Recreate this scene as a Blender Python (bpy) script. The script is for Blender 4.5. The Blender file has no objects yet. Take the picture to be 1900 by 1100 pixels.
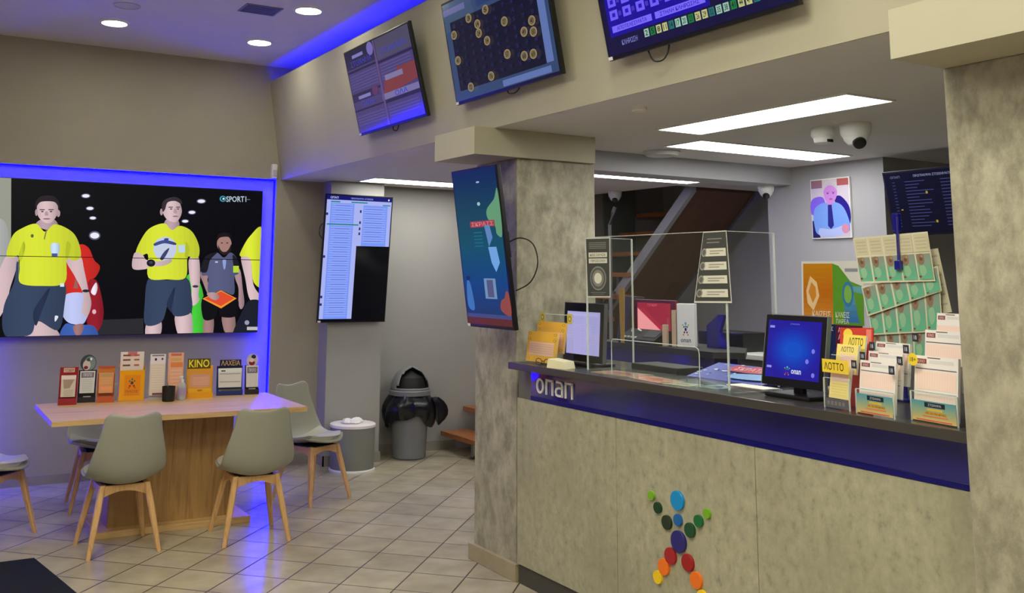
import bpy, bmesh, math, random
from mathutils import Vector, Matrix
R = math.radians
C = bpy.context.scene.collection
sc = bpy.context.scene

# ------------------------------------------------------------------ camera
# world: metres, X right along the back wall, Y towards the back wall, Z up; the lens is 1.6 m above the floor
cam_d = bpy.data.cameras.new('camera'); cam = bpy.data.objects.new('camera', cam_d); C.objects.link(cam)
F, PX, PY, YAW, PIT, ROL = 1799.68, 856.84, 248.93, 0.511976, 0.1453127, 0.01035193
fw = Vector((math.sin(YAW)*math.cos(PIT), math.cos(YAW)*math.cos(PIT), math.sin(PIT)))
rt0 = Vector((math.cos(YAW), -math.sin(YAW), 0)); up0 = rt0.cross(fw)
rt = rt0*math.cos(ROL) + up0*math.sin(ROL); up = -rt0*math.sin(ROL) + up0*math.cos(ROL)
EYE = Vector((0, 0, 1.6))
cam.matrix_world = Matrix(((rt.x, up.x, -fw.x, 0), (rt.y, up.y, -fw.y, 0), (rt.z, up.z, -fw.z, 1.6), (0, 0, 0, 1)))
cam_d.sensor_fit = 'HORIZONTAL'; cam_d.sensor_width = 36.0; cam_d.lens = 36.0*F/1900
cam_d.shift_x = (950-PX)/1900; cam_d.shift_y = (PY-550)/1900
cam_d.clip_start = 0.05; cam_d.clip_end = 60
sc.camera = cam

# ------------------------------------------------------------------ world, exposure
w = bpy.data.worlds.new('world'); sc.world = w; w.use_nodes = True
w.node_tree.nodes['Background'].inputs[0].default_value = (0.8, 0.85, 1, 1)
w.node_tree.nodes['Background'].inputs[1].default_value = 0.0
sc.view_settings.view_transform = 'Standard'; sc.view_settings.look = 'None'
sc.view_settings.exposure = 0.0; sc.view_settings.gamma = 1.0; sc.view_settings.use_curve_mapping = False
sc.cycles.max_bounces = 8; sc.cycles.diffuse_bounces = 5; sc.cycles.transparent_max_bounces = 24
sc.cycles.sample_clamp_indirect = 4.0; sc.cycles.use_denoising = True
LAMP = 62.0            # radiance of the round downlights
PANEL = 13.0             # radiance of the long ceiling panels
LED = 220.0             # radiance of the blue LED tape round the video wall
COVE = 30.0             # radiance of the blue LED tape in the ceiling cove
WARM = (1.0, 0.965, 0.76); COOL = (1.0, 0.99, 0.94); BLUE = (0.0, 0.0, 1.0)
ROOM_FILL = 24.0             # radiance of the added warm fill panels over the customer floor, out of view

# ------------------------------------------------------------------ colour and materials
def lin(c):
    return tuple(((x/255)/12.92 if x/255 <= .04045 else ((x/255+.055)/1.055)**2.4) for x in c)
def rgba(c): return (*lin(c), 1)
MATS = {}
def mat(name, col=(128, 128, 128), rough=.5, metal=0, spec=.5, coat=0, emit=None, estr=0):
    if name in MATS: return MATS[name]
    m = bpy.data.materials.new(name); m.use_nodes = True; MATS[name] = m
    p = m.node_tree.nodes['Principled BSDF']
    p.inputs['Base Color'].default_value = rgba(col); p.inputs['Roughness'].default_value = rough
    p.inputs['Metallic'].default_value = metal; p.inputs['Specular IOR Level'].default_value = spec
    p.inputs['Coat Weight'].default_value = coat; p.inputs['Coat Roughness'].default_value = .05
    if emit: p.inputs['Emission Color'].default_value = (*emit, 1); p.inputs['Emission Strength'].default_value = estr
    return m
def nodes(m): return m.node_tree.nodes, m.node_tree.links, m.node_tree.nodes['Principled BSDF']
def mottled(name, cols, scale=(3, 3, 3), rough=.6, detail=6, bump=.0, coat=0, spec=.5, nscale=1.0, blotch=None):
    m = mat(name, cols[0], rough, coat=coat, spec=spec); N, L, p = nodes(m)
    tc = N.new('ShaderNodeTexCoord'); mp = N.new('ShaderNodeMapping'); mp.inputs['Scale'].default_value = scale
    no = N.new('ShaderNodeTexNoise'); no.inputs['Scale'].default_value = nscale; no.inputs['Detail'].default_value = detail
    no.inputs['Roughness'].default_value = .68
    cr = N.new('ShaderNodeValToRGB'); el = cr.color_ramp.elements
    while len(el) < len(cols): el.new(.5)
    for i, c in enumerate(cols): el[i].position = .28+.44*i/(len(cols)-1); el[i].color = rgba(c)
    L.new(tc.outputs['Object'], mp.inputs[0]); L.new(mp.outputs[0], no.inputs[0]); L.new(no.outputs[0], cr.inputs[0])
    out = cr.outputs[0]
    if blotch:
        n2 = N.new('ShaderNodeTexNoise'); n2.inputs['Scale'].default_value = blotch[0]; n2.inputs['Detail'].default_value = 3
        r2 = N.new('ShaderNodeMapRange'); r2.inputs[1].default_value = .4; r2.inputs[2].default_value = .7
        mx = N.new('ShaderNodeMixRGB'); mx.blend_type = 'MIX'; mx.inputs[2].default_value = rgba(blotch[1])
        ml = N.new('ShaderNodeMath'); ml.operation = 'MULTIPLY'; ml.inputs[1].default_value = blotch[2]
        L.new(tc.outputs['Object'], n2.inputs[0]); L.new(n2.outputs[0], r2.inputs[0]); L.new(r2.outputs[0], ml.inputs[0])
        L.new(ml.outputs[0], mx.inputs[0]); L.new(out, mx.inputs[1]); out = mx.outputs[0]
    L.new(out, p.inputs['Base Color'])
    if bump:
        b = N.new('ShaderNodeBump'); b.inputs['Strength'].default_value = bump; b.inputs['Distance'].default_value = .01
        L.new(no.outputs[0], b.inputs['Height']); L.new(b.outputs[0], p.inputs['Normal'])
    return m
paint_warm = mottled('taupe_wall_paint', [(158, 151, 134), (164, 157, 140)], (1, 1, 1), .75, 3, nscale=1.2)
paint_grey = mottled('grey_wall_paint', [(152, 150, 146), (158, 156, 151)], (1, 1, 1), .75, 3, nscale=1.2)
paint_office = mottled('pale_grey_wall_paint', [(160, 160, 164), (166, 166, 169)], (1, 1, 1), .75, 3, nscale=1.2)
paint_ceil = mottled('matt_ceiling_paint', [(206, 204, 202), (212, 210, 208)], (1, 1, 1), .85, 3, nscale=1.2)
paint_fascia = mottled('bulkhead_paint', [(170, 165, 144), (176, 171, 150)], (1, 1, 1), .7, 3, nscale=1.2)
concrete = mottled('cement_laminate', [(128, 126, 105), (162, 159, 135), (176, 172, 147), (188, 184, 159)], (9, 9, 7), .5, 15, .12, nscale=2.6, blotch=(2.6, (142, 138, 116), .5))
plaster = mottled('rough_cement_plaster', [(116, 112, 97), (146, 141, 123), (174, 169, 149), (190, 185, 167)], (7, 7, 4.2), .6, 15, .5, nscale=2.0, blotch=(2.2, (150, 143, 122), .5))
def wood(name, cols, scale, rough=.4):
    m = mat(name, cols[0], rough); N, L, p = nodes(m)
    tc = N.new('ShaderNodeTexCoord'); mp = N.new('ShaderNodeMapping'); mp.inputs['Scale'].default_value = scale
    no = N.new('ShaderNodeTexNoise'); no.inputs['Scale'].default_value = 2.0; no.inputs['Detail'].default_value = 8; no.inputs['Distortion'].default_value = .6
    cr = N.new('ShaderNodeValToRGB'); el = cr.color_ramp.elements; el.new(.5)
    for i, c in enumerate(cols): el[i].position = (.3, .5, .7)[i]; el[i].color = rgba(c)
    L.new(tc.outputs['Object'], mp.inputs[0]); L.new(mp.outputs[0], no.inputs[0]); L.new(no.outputs[0], cr.inputs[0]); L.new(cr.outputs[0], p.inputs['Base Color'])
    return m
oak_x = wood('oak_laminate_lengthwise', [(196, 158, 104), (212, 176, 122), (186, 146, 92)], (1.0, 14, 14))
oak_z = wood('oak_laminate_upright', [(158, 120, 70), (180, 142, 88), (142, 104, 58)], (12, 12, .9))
beech = wood('beech_leg_wood', [(204, 158, 104), (216, 172, 118), (192, 146, 92)], (20, 20, 2), .45)
tread_wood = wood('stair_tread_wood', [(140, 84, 46), (158, 98, 56), (118, 70, 38)], (10, 1.5, 10), .45)
soffit_wood = wood('dark_stair_panel_wood', [(88, 56, 32), (98, 64, 38), (78, 48, 26)], (3, .8, .8), .4)
shell_grey = mat('grey_chair_plastic', (152, 152, 138), .42)
pad_grey = mat('grey_chair_leatherette', (176, 173, 158), .5)
black_pl = mat('black_plastic', (14, 14, 16), .3)
black_matt = mat('matt_black', (12, 12, 14), .6)
white_pl = mat('white_plastic', (225, 225, 222), .4)
grey_pl = mat('grey_plastic', (120, 121, 124), .4)
dark_grey = mat('dark_grey_plastic', (84, 86, 90), .45)
steel = mat('brushed_steel', (170, 170, 172), .35, .9)
navy_gloss = mat('navy_gloss_panel', (14, 12, 138), .06, spec=.8, coat=1.0); navy_gloss.node_tree.nodes['Principled BSDF'].inputs['Coat IOR'].default_value = 1.65
navy_dark = mat('navy_trim', (10, 8, 112), .2)
slab = mat('dark_grey_counter_stone', (66, 62, 60), .22)
bagm = mat('black_bin_bag', (10, 11, 22), .28)
rubber = mat('charcoal_mat_pile', (34, 36, 44), .95, spec=.1)
skirting = mottled('grey_skirting_tile', [(138, 132, 122), (150, 144, 132)], (6, 6, 6), .4, 4)
lamp_on = mat('downlight_diffuser', (255, 250, 240), .5, emit=WARM, estr=LAMP)
panel_on = mat('panel_diffuser', (255, 255, 255), .5, emit=COOL, estr=PANEL)
fill_on = mat('warm_fill_diffuser', (255, 255, 255), .5, emit=WARM, estr=ROOM_FILL)
cove_on = mat('blue_cove_led_tape', (20, 10, 255), .5, emit=BLUE, estr=COVE)
led_on = mat('blue_led_tape', (20, 10, 255), .5, emit=BLUE, estr=LED)
def attr_mat(name, emission=False, rough=.5, estr=1.0):
    m = mat(name, (8, 8, 10), rough); N, L, p = nodes(m)
    a = N.new('ShaderNodeAttribute'); a.attribute_name = 'ink'
    if emission:
        L.new(a.outputs['Color'], p.inputs['Emission Color']); p.inputs['Emission Strength'].default_value = estr
    else: L.new(a.outputs['Color'], p.inputs['Base Color'])
    return m
printed = attr_mat('printed_paper', False, .75)
card_gloss = attr_mat('glossy_printed_card', False, .2)
screen = attr_mat('lit_screen', True, .12)
wall_screen = attr_mat('lit_video_panel', True, .35); wall_screen.node_tree.nodes['Principled BSDF'].inputs['Specular IOR Level'].default_value = .12
matt_screen = attr_mat('lit_matt_screen', True, .3); matt_screen.node_tree.nodes['Principled BSDF'].inputs['Specular IOR Level'].default_value = .15
def acrylic_mat(name, tint, clear):
    m = bpy.data.materials.new(name); m.use_nodes = True; N, L = m.node_tree.nodes, m.node_tree.links
    N.remove(N['Principled BSDF']); o = N['Material Output']
    t = N.new('ShaderNodeBsdfTransparent'); t.inputs[0].default_value = (*tint, 1)
    g = N.new('ShaderNodeBsdfGlossy'); g.inputs['Roughness'].default_value = .03
    d = N.new('ShaderNodeBsdfDiffuse'); d.inputs[0].default_value = (.8, .85, .82, 1)
    lw = N.new('ShaderNodeLayerWeight'); lw.inputs[0].default_value = .5
    pw = N.new('ShaderNodeMath'); pw.operation = 'POWER'; pw.inputs[1].default_value = 5; L.new(lw.outputs['Facing'], pw.inputs[0])
    f = N.new('ShaderNodeMath'); f.operation = 'MULTIPLY_ADD'; f.inputs[1].default_value = .5; f.inputs[2].default_value = .018; L.new(pw.outputs[0], f.inputs[0])
    a = N.new('ShaderNodeMixShader'); b = N.new('ShaderNodeMixShader'); b.inputs[0].default_value = clear
    L.new(f.outputs[0], a.inputs[0]); L.new(t.outputs[0], a.inputs[1]); L.new(g.outputs[0], a.inputs[2])
    L.new(a.outputs[0], b.inputs[1]); L.new(d.outputs[0], b.inputs[2]); L.new(b.outputs[0], o.inputs[0])
    return m
acrylic = acrylic_mat('clear_acrylic', (.99, .995, .995), .006)
acrylic_edge = acrylic_mat('polished_acrylic_edge', (.9, .95, .92), .5)

def tile_material():
    m = mat('beige_floor_tiles', (150, 140, 118), .22, coat=.0); N, L, p = nodes(m)
    tc = N.new('ShaderNodeTexCoord'); mp = N.new('ShaderNodeMapping'); mp.vector_type = 'POINT'
    mp.inputs['Rotation'].default_value = (0, 0, R(44.3))
    L.new(tc.outputs['Object'], mp.inputs[0])
    sx = N.new('ShaderNodeSeparateXYZ'); L.new(mp.outputs[0], sx.inputs[0])
    def grid(sock, size, ph):
        a = N.new('ShaderNodeMath'); a.operation = 'SUBTRACT'; a.inputs[1].default_value = ph; L.new(sock, a.inputs[0])
        b = N.new('ShaderNodeMath'); b.operation = 'DIVIDE'; b.inputs[1].default_value = size; L.new(a.outputs[0], b.inputs[0])
        fl = N.new('ShaderNodeMath'); fl.operation = 'FLOOR'; L.new(b.outputs[0], fl.inputs[0])
        fr = N.new('ShaderNodeMath'); fr.operation = 'FRACT'; L.new(b.outputs[0], fr.inputs[0])
        c = N.new('ShaderNodeMath'); c.operation = 'SUBTRACT'; c.inputs[1].default_value = .5; L.new(fr.outputs[0], c.inputs[0])
        d = N.new('ShaderNodeMath'); d.operation = 'ABSOLUTE'; L.new(c.outputs[0], d.inputs[0])
        return fl.outputs[0], d.outputs[0]
    fx, dx = grid(sx.outputs[0], .2995, -1.079); fy, dy = grid(sx.outputs[1], .305, 5.63)
    mx = N.new('ShaderNodeMath'); mx.operation = 'MAXIMUM'; L.new(dx, mx.inputs[0]); L.new(dy, mx.inputs[1])
    mr = N.new('ShaderNodeMapRange'); mr.inputs[1].default_value = .482; mr.inputs[2].default_value = .490; L.new(mx.outputs[0], mr.inputs[0])
    cx = N.new('ShaderNodeCombineXYZ'); L.new(fx, cx.inputs[0]); L.new(fy, cx.inputs[1])
    wn = N.new('ShaderNodeTexWhiteNoise'); L.new(cx.outputs[0], wn.inputs[0])
    no = N.new('ShaderNodeTexNoise'); no.inputs['Scale'].default_value = 5; no.inputs['Detail'].default_value = 8; L.new(tc.outputs['Object'], no.inputs[0])
    ad = N.new('ShaderNodeMath'); ad.operation = 'ADD'; L.new(no.outputs[0], ad.inputs[0])
    m2 = N.new('ShaderNodeMath'); m2.operation = 'MULTIPLY'; m2.inputs[1].default_value = .22; L.new(wn.outputs[0], m2.inputs[0]); L.new(m2.outputs[0], ad.inputs[1])
    cr = N.new('ShaderNodeValToRGB'); cr.color_ramp.elements[0].position = .35; cr.color_ramp.elements[1].position = .85
    cr.color_ramp.elements[0].color = rgba((160, 150, 128)); cr.color_ramp.elements[1].color = rgba((190, 180, 156)); L.new(ad.outputs[0], cr.inputs[0])
    mix = N.new('ShaderNodeMixRGB'); mix.inputs[2].default_value = rgba((70, 60, 48)); L.new(mr.outputs[0], mix.inputs[0]); L.new(cr.outputs[0], mix.inputs[1])
    L.new(mix.outputs[0], p.inputs['Base Color'])
    rr = N.new('ShaderNodeMapRange'); rr.inputs[3].default_value = .2; rr.inputs[4].default_value = .7; L.new(mr.outputs[0], rr.inputs[0]); L.new(rr.outputs[0], p.inputs['Roughness'])
    b = N.new('ShaderNodeBump'); b.invert = True; b.inputs['Strength'].default_value = .4; b.inputs['Distance'].default_value = .003
    L.new(mr.outputs[0], b.inputs['Height']); L.new(b.outputs[0], p.inputs['Normal'])
    return m

# ------------------------------------------------------------------ object helpers
def tag(o, label=None, cat=None, group=None, kind=None):
    for k, v in (('label', label), ('category', cat), ('group', group), ('kind', kind)):
        if v: o[k] = v
    return o
def thing(name, label, cat, loc=(0, 0, 0), yaw=0, tilt=0, group=None):
    o = bpy.data.objects.new(name, None); C.objects.link(o); o.empty_display_size = .1
    o.location = loc; o.rotation_euler = (R(tilt), 0, R(yaw))
    return tag(o, label, cat, group)
def link(name, me, m, parent=None, loc=None, smooth=False):
    o = bpy.data.objects.new(name, me); C.objects.link(o)
    for mm in (m if isinstance(m, (list, tuple)) else [m]): me.materials.append(mm)
    if parent: o.parent = parent
    if loc is not None: o.location = loc
    if smooth:
        for f in me.polygons: f.use_smooth = True
    return o
class MB:
    """collects shapes into one mesh"""
    def __init__(s): s.bm = bmesh.new()
    def box(s, x0, x1, y0, y1, z0, z1, bev=0):
        g = bmesh.ops.create_cube(s.bm, size=1)['verts']
        for v in g: v.co = Vector(((x0+x1)/2+v.co.x*(x1-x0), (y0+y1)/2+v.co.y*(y1-y0), (z0+z1)/2+v.co.z*(z1-z0)))
        if bev:
            es = list({e for v in g for e in v.link_edges})
            bmesh.ops.bevel(s.bm, geom=es, offset=bev, segments=2, profile=.6, affect='EDGES')
        return s
    def prism(s, pts, d0, d1, axis='y'):
        """closed outline extruded from d0 to d1 along an axis; pts are the other two coordinates"""
        def P(a, b, d): return {'y': (a, d, b), 'x': (d, a, b), 'z': (a, b, d)}[axis]
        A = [s.bm.verts.new(P(a, b, d0)) for a, b in pts]; B = [s.bm.verts.new(P(a, b, d1)) for a, b in pts]
        s.bm.faces.new(A); s.bm.faces.new(B[::-1]); n = len(pts)
        for i in range(n): s.bm.faces.new((A[i], B[i], B[(i+1) % n], A[(i+1) % n]))
        bmesh.ops.recalc_face_normals(s.bm, faces=s.bm.faces[:]); return s
    def rings(s, rings, cap0=True, cap1=True, close=True):
        V = [[s.bm.verts.new(p) for p in r] for r in rings]; n = len(V[0])
        for a, b in zip(V, V[1:]):
            for i in range(n if close else n-1): s.bm.faces.new((a[i], a[(i+1) % n], b[(i+1) % n], b[i]))
        if close and cap0: s.bm.faces.new(V[0][::-1])
        if close and cap1: s.bm.faces.new(V[-1])
        return s
    def lathe(s, prof, n=32, c=(0, 0), cap0=True, cap1=True):
        return s.rings([[(c[0]+r*math.cos(2*math.pi*i/n), c[1]+r*math.sin(2*math.pi*i/n), z) for i in range(n)] for r, z in prof], cap0, cap1)
    def tube(s, pts, r, n=8, taper=None):
        pts = [Vector(p) for p in pts]; rs = []
        for i, p in enumerate(pts):
            t = (pts[min(i+1, len(pts)-1)]-pts[max(i-1, 0)]).normalized()
            a = t.cross(Vector((0, 0, 1))); a = a.normalized() if a.length > .05 else t.cross(Vector((1, 0, 0))).normalized()
            b = t.cross(a); rr = r if taper is None else r+(taper-r)*i/(len(pts)-1)
            rs.append([p+rr*(a*math.cos(2*math.pi*k/n)+b*math.sin(2*math.pi*k/n)) for k in range(n)])
        return s.rings(rs)
    def build(s, name, m, parent=None, loc=None, smooth=False):
        bmesh.ops.recalc_face_normals(s.bm, faces=s.bm.faces[:])
        me = bpy.data.meshes.new(name); s.bm.to_mesh(me); s.bm.free()
        o = link(name, me, m, parent, loc)
        if smooth:
            for f in me.polygons: f.use_smooth = True
            try:
                me.set_sharp_from_angle(angle=R(35))
            except Exception: pass
        return o
def struct(name, mb, m, parent=None):
    o = mb.build(name, m, parent)
    if not parent: o['kind'] = 'structure'
    return o
def smooth_closed(pts, n=5):
    out = []; k = len(pts)
    for i in range(k):
        p0, p1, p2, p3 = pts[(i-1) % k], pts[i], pts[(i+1) % k], pts[(i+2) % k]
        for j in range(n):
            t = j/n
            out.append(tuple(.5*((2*p1[a])+(-p0[a]+p2[a])*t+(2*p0[a]-5*p1[a]+4*p2[a]-p3[a])*t*t+(-p0[a]+3*p1[a]-3*p2[a]+p3[a])*t**3) for a in (0, 1)))
    return out
TXT = {}
def text_mesh(s):
    if s not in TXT:
        c = bpy.data.curves.new('t', 'FONT'); c.body = s; c.resolution_u = 2; c.offset = .012
        o = bpy.data.objects.new('t', c); me = bpy.data.meshes.new_from_object(o)
        vs = [(v.co.x, v.co.y) for v in me.vertices]; fs = [tuple(p.vertices) for p in me.polygons]
        x0 = min(v[0] for v in vs); x1 = max(v[0] for v in vs); y0 = min(v[1] for v in vs); y1 = max(v[1] for v in vs)
        TXT[s] = ([((x-x0)/(x1-x0), (y-y0)/(y1-y0)) for x, y in vs], fs)
        bpy.data.objects.remove(o); bpy.data.curves.remove(c); bpy.data.meshes.remove(me)
    return TXT[s]
def spline3(P, n=6):
    P = [Vector(p) for p in P]; out = []
    for i in range(len(P)-1):
        a, b, c, d = P[max(i-1, 0)], P[i], P[i+1], P[min(i+2, len(P)-1)]
        for j in range(n):
            t = j/n; out.append(.5*((2*b)+(c-a)*t+(2*a-5*b+4*c-d)*t*t+(3*b-a-3*c+d)*t**3))
    return out+[P[-1]]
class Art:
    """coloured shapes printed on (or shown by) a surface: u,v run 0..1 from the top left corner; each shape lies a hair above the last"""
    def __init__(s, corners, step=.00012, normal=None, u=1.0, v=1.0):
        s.q = [Vector(p) for p in corners]; TL, TR, BR, BL = s.q
        s.n = Vector(normal).normalized() if normal else (TR-TL).cross(TL-BL).normalized()
        s.step = step; s.k = 0; s.V = []; s.F = []; s.col = []; s.U = u; s.W = v
    def P(s, u, v, k=None):
        TL, TR, BR, BL = s.q; u /= s.U; v /= s.W
        return (TL*(1-u)+TR*u)*(1-v)+(BL*(1-u)+BR*u)*v+s.n*s.step*(s.k if k is None else k)
    def add(s, pts, faces, c):
        b = len(s.V); s.V += [s.P(u, v) for u, v in pts]; s.F += [tuple(b+i for i in f) for f in faces]; s.col += [lin(c)]*len(faces); s.k += 1; return s
    def poly(s, pts, c, sm=False):
        if sm: pts = smooth_closed(pts)
        return s.add(pts, [tuple(range(len(pts)))], c)
    def round_poly(s, pts, c, amt=.16, n=9, sm=True, light=.38):
        """picture content with soft modelling from edge to edge, as the shown photograph has"""
        if sm: pts = smooth_closed(pts)
        x0 = min(p[0] for p in pts); x1 = max(p[0] for p in pts)
        def clip(P, k, sg):
            o = []
            for i in range(len(P)):
                a, b = P[i-1], P[i]; ia, ib = sg*(a[0]-k) >= 0, sg*(b[0]-k) >= 0
                if ia != ib: t = (k-a[0])/(b[0]-a[0]); o.append((k, a[1]+(b[1]-a[1])*t))
                if ib: o.append(b)
            return o
        first = s.k
        for i in range(n):
            a, b = x0+(x1-x0)*i/n, x0+(x1-x0)*(i+1)/n
            P = clip(clip(pts, a, 1), b, -1)
            if len(P) < 3: continue
            m = (i+.5)/n; f = 1+amt*.45-amt*1.5*abs(m-light)**1.5*1.6
            s.k = first; s.poly(P, tuple(min(255, max(0, v*f)) for v in c))
        s.k = first+1; return s
    def rect(s, a, b, x, y, c): return s.poly([(a, b), (x, b), (x, y), (a, y)], c)
    def rects(s, L, c):
        pts = []; fs = []
        for a, b, x, y in L: k = len(pts); pts += [(a, b), (x, b), (x, y), (a, y)]; fs.append((k, k+1, k+2, k+3))
        return s.add(pts, fs, c)
    def ell(s, x, y, rx, ry, c, n=20, rot=0):
        cr, sr = math.cos(rot), math.sin(rot)
        return s.poly([(x+rx*math.cos(t)*cr-ry*math.sin(t)*sr, y+rx*math.cos(t)*sr+ry*math.sin(t)*cr) for t in (2*math.pi*i/n for i in range(n))], c)
    def grad(s, a, b, x, y, cols, vert=True):
        n = len(cols)-1; m = 6*n
        pts = []; fs = []; cc = []
        for i in range(m):
            t0, t1 = i/m, (i+1)/m; k = len(pts); T = (i+.5)/m*n; j = min(int(T), n-1); f = T-j
            cc.append(lin([cols[j][q]*(1-f)+cols[j+1][q]*f for q in range(3)]))
            if vert: pts += [(a, b+(y-b)*t0), (x, b+(y-b)*t0), (x, b+(y-b)*t1), (a, b+(y-b)*t1)]
            else: pts += [(a+(x-a)*t0, b), (a+(x-a)*t1, b), (a+(x-a)*t1, y), (a+(x-a)*t0, y)]
            fs.append((k, k+1, k+2, k+3))
        o = len(s.col); s.add(pts, fs, (0, 0, 0)); s.col[o:] = cc; return s
    def text(s, t, a, b, x, y, c):
        vs, fs = text_mesh(t)
        return s.add([(a+(x-a)*p, y+(b-y)*q) for p, q in vs], fs, c)
    def solid(s, d, c, back=None):
        """a sheet of thickness d behind the picture"""
        b = len(s.V); f4 = [p+s.n*-.0004 for p in s.q]; b4 = [p-s.n*d for p in s.q]; s.V += f4+b4
        fs = [(3, 2, 1, 0), (4, 5, 6, 7)]+[(i, (i+1) % 4, 4+(i+1) % 4, 4+i) for i in range(4)]
        s.F += [tuple(b+i for i in f) for f in fs]; s.col += [lin(c)]*6
        if back: s.col[-5] = lin(back)
        return s
    def build(s, name, m, parent=None, origin=None):
        o = Vector(origin) if origin is not None else Vector((0, 0, 0))
        me = bpy.data.meshes.new(name); me.from_pydata([v-o for v in s.V], [], s.F); me.update()
        at = me.color_attributes.new('ink', 'FLOAT_COLOR', 'CORNER')
        for p, c in zip(me.polygons, s.col):
            for li in p.loop_indices: at.data[li].color = (*c, 1)
        return link(name, me, m, parent, o if origin is not None else None)

# ================================================================== THE SETTING
fm = tile_material()
struct('floor', MB().box(-3.2, 7.4, -3.2, 8.45, -.1, 0), fm)
struct('ceiling', MB().box(-3.2, 2.95, -3.2, 8.45, 3.42, 3.55), paint_ceil)
# lower ceiling with the stairwell opening
lc = MB()
lc.box(2.782, 7.4, -3.2, 6.58, 2.42, 2.55).box(2.782, 5.9, 6.58, 8.17, 2.42, 2.55)
struct('ceiling', lc, paint_ceil)
struct('ceiling', MB().box(5.9, 7.4, 6.4, 8.45, 3.45, 3.55), paint_ceil)
up_w = MB().box(5.8, 5.9, 6.58, 8.25, 2.55, 3.45).box(5.9, 7.0, 6.48, 6.58, 2.55, 3.45)
struct('wall_stairwell', up_w, paint_grey)
# back wall: upper part and pier stand proud of the lit recess behind the video wall
bw = MB().box(-3.2, 2.95, 8.17, 8.45, 2.42, 3.42).box(-3.2, .42, 8.17, 8.45, 0, 2.42).box(2.735, 3.17, 8.17, 8.45, 0, 2.42).box(.42, 2.735, 8.25, 8.45, 0, 2.42)
struct('wall_back', bw, paint_warm)
struct('wall_passage', MB().box(3.17, 3.68, 7.97, 8.45, 0, 2.42).box(3.68, 7.4, 8.25, 8.45, 0, 3.45), paint_grey)
struct('wall_right', MB().box(5.62, 5.75, 4.24, 5.26, 0, 2.42).box(5.75, 7.3, 4.24, 4.37, 0, 2.42).box(5.75, 7.2, 5.13, 5.26, 0, 3.45).box(7.2, 7.3, 5.26, 8.25, 0, 3.45), paint_office)
struct('wall_far_right', MB().box(6.5, 6.6, -3.2, 4.24, 0, 2.42), mottled('charcoal_wall_paint', [(88, 88, 92), (94, 94, 98)], (1, 1, 1), .8, 3))
struct('wall_left', MB().box(-3.2, -3.0, -3.0, 8.17, 0, 3.42), paint_warm)
struct('wall_front', MB().box(-3.2, 6.5, -3.2, -3.0, 0, 3.42), paint_warm)
# bulkhead that carries the televisions: face leans out towards the top, cove on top
fas = MB().prism([(2.774, 2.4205), (2.645, 3.262), (2.648, 3.282), (2.668, 3.282), (2.672, 3.2), (2.86, 3.2), (2.86, 3.42), (2.95, 3.42), (2.95, 2.4205)], -3.0, 8.17, 'y')
struct('wall_bulkhead', fas, paint_fascia)
struct('trim_1', MB().box(3.49, 5.62, 5.03, 5.26, 2.29, 2.42), paint_office)
struct('trim_2', MB().box(2.645, 3.47, 4.565, 5.03, 2.265, 2.419), paint_fascia)
struct('trim_3', MB().box(2.545, 3.4, .9, 1.874, 2.265, 2.419), paint_fascia)
struct('trim_4', MB().box(.42, 2.735, 8.235, 8.25, 0, .07), skirting)
struct('trim_5', MB().box(3.16, 3.69, 7.955, 7.97, 0, .085).box(3.16, 3.17, 7.955, 8.17, 0, .085).box(2.72, 3.16, 8.155, 8.17, 0, .085).box(3.68, 4.6, 8.235, 8.25, 0, .085), skirting)
struct('wall_recess_panel', MB().box(6.36, 6.78, 8.225, 8.25, .0, 2.9), mat('dark_recess_tone', (110, 118, 114), .6))  # plain dark panel set where the wall recess is darker
# columns
struct('wall_column', MB().box(2.945, 3.49, 4.60, 5.05, 0, 2.265, .006), plaster)
struct('trim_6', MB().box(2.922, 3.49, 4.577, 5.075, 0, .088, .003), mottled('column_plinth', [(156, 144, 116), (170, 158, 130)], (6, 6, 6), .5, 5))
struct('wall_column', MB().box(2.80, 3.36, 1.0, 1.877, 0, 2.265, .006), plaster)

# ------------------------------------------------------------------ lamps
def downlight(x, y, where):
    t = thing('downlight', where, 'ceiling light', (x, y, 3.42), group='round recessed downlights')
    MB().lathe([(.088, -.001), (.088, -.012), (.105, -.010), (.112, 0), (.112, .0)], 36, cap0=False, cap1=False).build('trim_ring', white_pl, t, smooth=True)
    MB().lathe([(.09, -.0095), (.09, -.006)], 36).build('diffuser', lamp_on, t)
for x, y, l in [(1.167, 7.305, 'round lit ceiling downlight, leftmost of the three'), (2.27, 7.325, 'round lit ceiling downlight nearest the back corner above the blue cove'),
                (2.27, 6.233, 'round lit ceiling downlight at the top edge, rightmost of the three')]: downlight(x, y, l)
for x, y in [(2.2, 4.6), (1.0, 4.9), (2.1, 2.9), (.6, 2.7), (-1.3, 5.0), (1.9, 1.0), (0, .2), (-1.6, 1.5)]:
    downlight(x, y, 'round lit ceiling downlight above the customer floor, outside the view')
def panel(cx, cy, lx, ly, z, label, m=None, group='long white ceiling panels'):
    t = thing('ceiling_panel_light', label, 'ceiling light', (cx, cy, z), group=group)
    MB().box(-lx/2-.012, lx/2+.012, -ly/2-.012, -ly/2, -.008, 0).box(-lx/2-.012, lx/2+.012, ly/2, ly/2+.012, -.008, 0).box(-lx/2-.012, -lx/2, -ly/2, ly/2, -.008, 0).box(lx/2, lx/2+.012, -ly/2, ly/2, -.008, 0).build('frame', white_pl, t)
    MB().box(-lx/2, lx/2, -ly/2, ly/2, -.006, 0).build('diffuser', m or panel_on, t)
panel(3.71, 3.475, .31, 1.25, 2.42, 'long white light panel above the counter, nearest the right column')
panel(4.71, 4.45, 1.31, .31, 2.42, 'long white light panel in front of the ceiling beam, pointing across the counter')
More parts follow.
